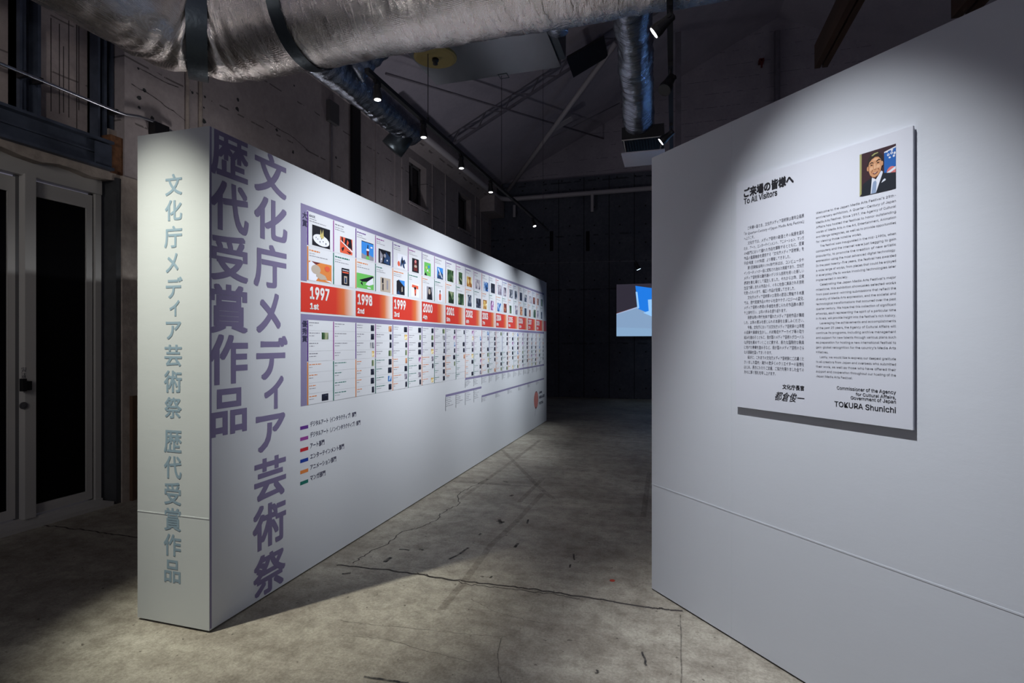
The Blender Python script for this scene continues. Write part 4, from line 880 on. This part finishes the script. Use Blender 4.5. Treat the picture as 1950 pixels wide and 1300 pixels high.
def band(c, ax, wdt, rad, nm='tape_band', seg=40):
    c = Vector(c); ax = Vector(ax).normalized(); m_ = MB(); m_.tube([c - ax * wdt / 2, c + ax * wdt / 2], rad, seg, None, False); return obj(nm, m_, M['tape'], duct, smooth=True)
t = math.pi / 4; band((XL + .42 * (1 - math.cos(t)) + .0, DY_ - .42 + .42 * math.sin(t), DZ_), (1, 1, 0), .13, DR + .032)
band((-2.52, DY_, DZ_), (1, 0, 0), .10, DR + .016)
band((1.4, DY_, DZ_), (1, 0, 0), .10, DR + .016)
q = hy(1062, 55, DY_ + .25); m_ = MB(); m_.tube([(q.x, q.y, q.z + .25), (q.x, q.y, q.z - .02)], .07, 20); obj('duct_stub', m_, M['foil2'], duct, smooth=True)
for x in (-1.9, .6, 2.6):
    m_ = MB(); m_.tube([(x, DY_, DZ_ + DR), (x, DY_, rz(x))], .006, 6); obj('hanger_rod', m_, M['wire'], duct)
def flex(name, label, p, q, r0, r1, ripple, seg=32, m=None, smooth=True):
    p, q = Vector(p), Vector(q); n = max(24, int((q - p).length / .02)); L = (q - p).length
    pts = [p.lerp(q, k / n) for k in range(n + 1)]; rad = [r0 + (r1 - r0) * k / n for k in range(n + 1)]
    def wb(i, k, pt):
        a = 2 * math.pi * k / seg; s = i / n * L
        return ripple * math.sin(s * 62) + .018 * noise.noise(Vector((s * 3.2, math.cos(a) * 1.4 + pt.x, math.sin(a) * 1.4))) + .010 * noise.noise(Vector((s * 13, math.cos(a) * 3, math.sin(a) * 3)))
    th = thing(name, label, 'duct', p); m_ = MB(); m_.tube(pts, rad, seg, None, True, wb); obj('duct_sleeve', m_, m or M['foil2'], th, smooth=True); return th
f1 = flex('flexible_duct', 'slim crumpled silver duct running back beside the left light track', (-2.93, 3.75, 4.0), (-2.93, 5.75, 4.0), .15, .155, .004)
m_ = MB(); m_.tube([(-2.93, 5.58, 3.98), (-3.02, 5.58, 3.86), (-3.10, 5.56, 3.76)], [.13, .13, .135], 20); obj('outlet_elbow', m_, M['tape'], f1, smooth=True)
q = hy(612, 150, 4.25); f3 = flex('flexible_duct', 'short crumpled duct linking the big duct to the sheet metal box', (-2.80, 4.3, 4.02), (-2.44, 4.45, 4.42), .12, .12, .006)
Zs, Ze = 3.7, 5.78
def cdepth(px, py, Z): r = ray(px, py) / F; return Vector((0, 0, CAMH)) + r * Z
f2 = flex('flexible_duct', 'wide round silver duct dropping steeply to the square air diffuser', cdepth(1203, -18, 3.80), cdepth(1217, 240, Ze), .135, .158, .003)
dq = cdepth(1226, 262, 5.85)
df_ = thing('air_diffuser', 'square black air diffuser with a pale plate hanging under it', 'vent', dq)
dx, dyy = .215, .215
z0_ = dq.z - .08
m_ = MB(); m_.box((dq.x - dx, dq.y - dyy, z0_), (dq.x + dx, dq.y + dyy, z0_ + .13)); obj('plenum_box', m_, M['fixture'], df_)
m_ = MB()
for (sx, sy) in ((-1, -1), (1, -1), (1, 1), (-1, 1)): m_.tube([(dq.x + sx * dx * .92, dq.y + sy * dyy * .92, z0_), (dq.x + sx * dx * .82, dq.y + sy * dyy * .82, z0_ - .12)], .006, 6)
obj('hanging_frame', m_, M['alu'], df_, kind='stuff')
m_ = MB(); m_.box((dq.x - dx, dq.y - dyy, z0_ - .008), (dq.x + dx, dq.y - dyy + .01, z0_ + .004)); m_.box((dq.x + dx - .01, dq.y - dyy, z0_ - .008), (dq.x + dx, dq.y + dyy, z0_ + .004)); obj('rim_strip', m_, M['alu'], df_)
for k in range(14):
    x = dq.x - dx * .9 + dx * 1.8 * k / 13; m_ = MB(); m_.box((x - .003, dq.y - dyy * .9, z0_ - .02), (x + .003, dq.y + dyy * .9, z0_)); obj('grille_slat', m_, M['fixture'], df_)
m_ = MB(); m_.box((dq.x - dx * 1.03, dq.y - dyy * 1.05, z0_ - .150), (dq.x + dx * 1.03, dq.y + dyy * 1.05, z0_ - .138)); obj('deflector_plate', m_, M['diff'], df_)
# sheet metal plenum above the aisle
bx0, bx1, by0, by1, bz = -2.43, -1.08, 3.95, 5.33, 4.30
sb = thing('ceiling_unit', 'flat galvanised sheet metal box hung behind the big duct', 'air unit', ((bx0 + bx1) / 2, by1, bz))
m_ = MB(); m_.box((bx0, by0, bz), (bx1, by1, bz + .42)); obj('unit_casing', m_, M['galvsheet'], sb)
m_ = MB(); m_.box((bx1, by0 + .05, bz + .02), (bx1 + .07, by1 - .1, bz + .3)); obj('end_flange', m_, M['tape'], sb)
q = hz(959, 145, bz - .002); m_ = MB()
m_.box((q.x - .05, q.y - .05, bz - .003), (q.x + .05, q.y - .04, bz)); m_.box((q.x - .05, q.y + .04, bz - .003), (q.x + .05, q.y + .05, bz)); m_.box((q.x - .05, q.y - .05, bz - .003), (q.x - .04, q.y + .05, bz)); m_.box((q.x + .04, q.y - .05, bz - .003), (q.x + .05, q.y + .05, bz))
obj('inspection_frame', m_, M['tape'], sb)
for (x, y) in ((bx0 + .1, by1 - .1), (bx1 - .1, by1 - .1)):
    m_ = MB(); m_.tube([(x, y, bz + .4), (x, y, rz(x))], .006, 6); obj('hanger_rod', m_, M['wire'], sb)
q = hz(829, 106, 4.16)
yc = thing('pendant_shade', 'dull yellow round disc with a dark socket below the metal box', 'lamp', q)
m_ = MB(); m_.tube([q + Vector((0, 0, .03)), q, q - Vector((0, 0, .02)), q - Vector((0, 0, .03))], [.12, .195, .195, .17], 36); obj('shade_disc', m_, M['yellow'], yc, smooth=False)
m_ = MB(); m_.tube([q - Vector((0, 0, .03)), q - Vector((0, 0, .05)), q - Vector((0, 0, .055)), q - Vector((0, 0, .08))], [.03, .03, .02, .022], 16); obj('lamp_socket', m_, M['fixture'], yc, smooth=True)
m_ = MB(); m_.tube([q + Vector((0, 0, .03)), q + Vector((0, 0, .14))], .01, 8); obj('hanging_stem', m_, M['wire'], yc)

# ================================================================== LIGHTING TRACKS AND SPOTS
def track(label, x, z, y0, y1, wires):
    t_ = thing('light_track', label, 'light track', (x, (y0 + y1) / 2, z))
    m_ = MB(); m_.box((x - .018, y0, z - .016), (x + .018, y1, z + .016)); obj('track_rail', m_, M['fixture'], t_)
    for y in wires:
        m_ = MB(); m_.tube([(x, y, z + .016), (x, y, rz(x))], .004, 6); obj('suspension_wire', m_, M['wire'], t_)
        m_ = MB(); m_.tube([(x, y, z + .016), (x, y, z + .06)], .012, 8); obj('wire_gripper', m_, M['fixture'], t_)
    return t_
TX, TZ = -2.11, 3.50
track('long black light track over the printed partition', TX, TZ, 3.42, hx(1043, 433, TX).y, (hx(815, 240, TX).y, 6.6, 8.9))
TCX, TCZ = -.02, 3.52
track('black light track above the aisle, seen end on', TCX, TCZ, 2.95, 9.9, (4.3, 6.9, 9.4))
def spot_light(label, top, aim, scale=1.0, lit=True, lens=None, group=None, stem=.07, name='track_spotlight'):
    """adapter on the rail, stem, yoke, tapered body and lens; returns the lens centre"""
    top = Vector(top); t_ = thing(name, label, 'spotlight', top, group)
    k = scale
    m_ = MB(); m_.box((top.x - .017 * k, top.y - .05 * k, top.z - .03 * k), (top.x + .017 * k, top.y + .05 * k, top.z)); obj('track_adapter', m_, M['fixture'], t_)
    piv = top - Vector((0, 0, .03 * k + stem))
    m_ = MB(); m_.tube([top - Vector((0, 0, .03 * k)), piv], .008 * k, 8); obj('stem', m_, M['fixture'], t_)
    d = (Vector(aim) - piv).normalized(); side = d.cross(Vector((0, 0, 1)))
    if side.length < .1: side = Vector((1, 0, 0))
    side.normalize()
    m_ = MB(); m_.tube([piv - side * .04 * k, piv + side * .04 * k], .014 * k, 12); obj('yoke', m_, M['fixture'], t_)
    b0 = piv - d * .03 * k; b1 = piv + d * .13 * k
    m_ = MB(); m_.tube([b0, b0 + d * .01 * k, b0 + d * .07 * k, b1 - d * .035 * k, b1], [.018 * k, .030 * k, .034 * k, .046 * k, .046 * k], 20); obj('lamp_body', m_, M['fixture'], t_, smooth=False)
    if lit:
        m_ = MB(); m_.tube([b1, b1 + d * .004 * k], (.038 if k > .8 else .032) * k, 20); obj('lens', m_, lens or M['lens'], t_)
    return t_, b1 + d * .03 * k, d
LZ = TZ - .016
for px, lab in ((718, 'nearest of the five spotlights on the long left track'), (806, 'second nearest spotlight on the long left track'), (878, 'middle spotlight of the five on the long left track'), (934, 'fourth spotlight along the long left track'), (1015, 'farthest spotlight on the long left track, tilted toward the aisle')):
    y = hx(px, 300, TX).y
    aim = (TX + .10, y + .1, 0) if px != 1015 else (TX + 1.2, y - .6, 0)
    t_, lc, d = spot_light(lab, (TX, y, LZ), aim, .72, stem=.02)
    o = beam(lc, lc + d, 3, 100, 1, (.93, .96, 1)); o.parent = t_; o.location = lc - BASE[t_.name]
CL = {'centre1': 'upper lit spotlight on the centre track, right under the big duct', 'centre2': 'lower lit spotlight on the centre track, just above the notice wall', 'centre3': 'third lit spotlight on the centre track behind the notice wall', 'centre4': 'farthest lit spotlight on the centre track behind the notice wall'}
for key, lab in CL.items():
    loc, aim, pw, sz, bl, col = LAMP_ROWS[key]
    t_, lc, d = spot_light(lab, (TCX, loc[1], TCZ - .016), aim, .85, stem=.05)
    o = beam(lc, aim, pw, sz, bl, col); o.parent = t_; o.location = lc - BASE[t_.name]
spot_light('unlit black spotlight hanging on the centre track between two lit ones', (TCX, hx(1275, 120, -.03).y if False else 3.98, TCZ - .016), (-.5, 3.2, 2.2), 1.0, lit=False)
# entrance spot on its own short track behind the camera's left
loc, aim, pw, sz, bl, col = LAMP_ROWS['entrance']
d0 = (Vector(aim) - Vector(loc)).normalized(); top = Vector(loc) - d0 * .2 + Vector((0, 0, .1075))
track('short black light track near the entrance, left of the camera', top.x, top.z + .016, .6, 2.2, (.8, 2.0))
t_, lc, d = spot_light('spotlight lighting the entrance end of the printed partition', top, aim, 1.25)
o = beam(lc, aim, pw, sz, bl, col); o.parent = t_; o.location = lc - BASE[t_.name]
loc, aim, pw, sz, bl, col = LAMP_ROWS['notice']
track('short black light track in front of the notice wall', loc[0], loc[2] + .14, .9, 2.2, (1.1, 2.0))
t_, lc, d = spot_light('spotlight aimed at the notice board from above', (loc[0], loc[1], loc[2] + .124), aim, 1.25)
o = beam(lc, aim, pw, sz, bl, col); o.parent = t_; o.location = lc - BASE[t_.name]
# small spot by the projection, on a taut wire
q0, q1 = hy(985, 502, YB - 1.0), hy(1241, 496, YB - 1.0)
m_ = MB(); m_.tube([q0, q1, q1 + (q1 - q0) * .5], .006, 6); o = obj('catenary_wire', m_, M['beamgrey'], None, base=q0); tag(o, 'thin taut wire stretched across the dark back wall', 'wire')
q = hy(1211, 498, YB - 1.0)
t_, lc, d = spot_light('small bluish lit spotlight hanging above the projected picture', (q.x, q.y, q.z + .02), (q.x + .5, q.y + .15, q.z - 1.2), 1.3, True, M['lensblue'], None, .02)
o = beam(lc, lc + d, 18, 90, 1, (.6, .8, 1)); o.parent = t_; o.location = lc - BASE[t_.name]
m_ = MB(); b_ = hy(1222, 507, YB - 1.0); e_ = hy(1250, 509, YB - 1.0); m_.tube([b_, e_, e_ + (e_ - b_)], .008, 6); obj('feed_cable', m_, M['wire'], t_)
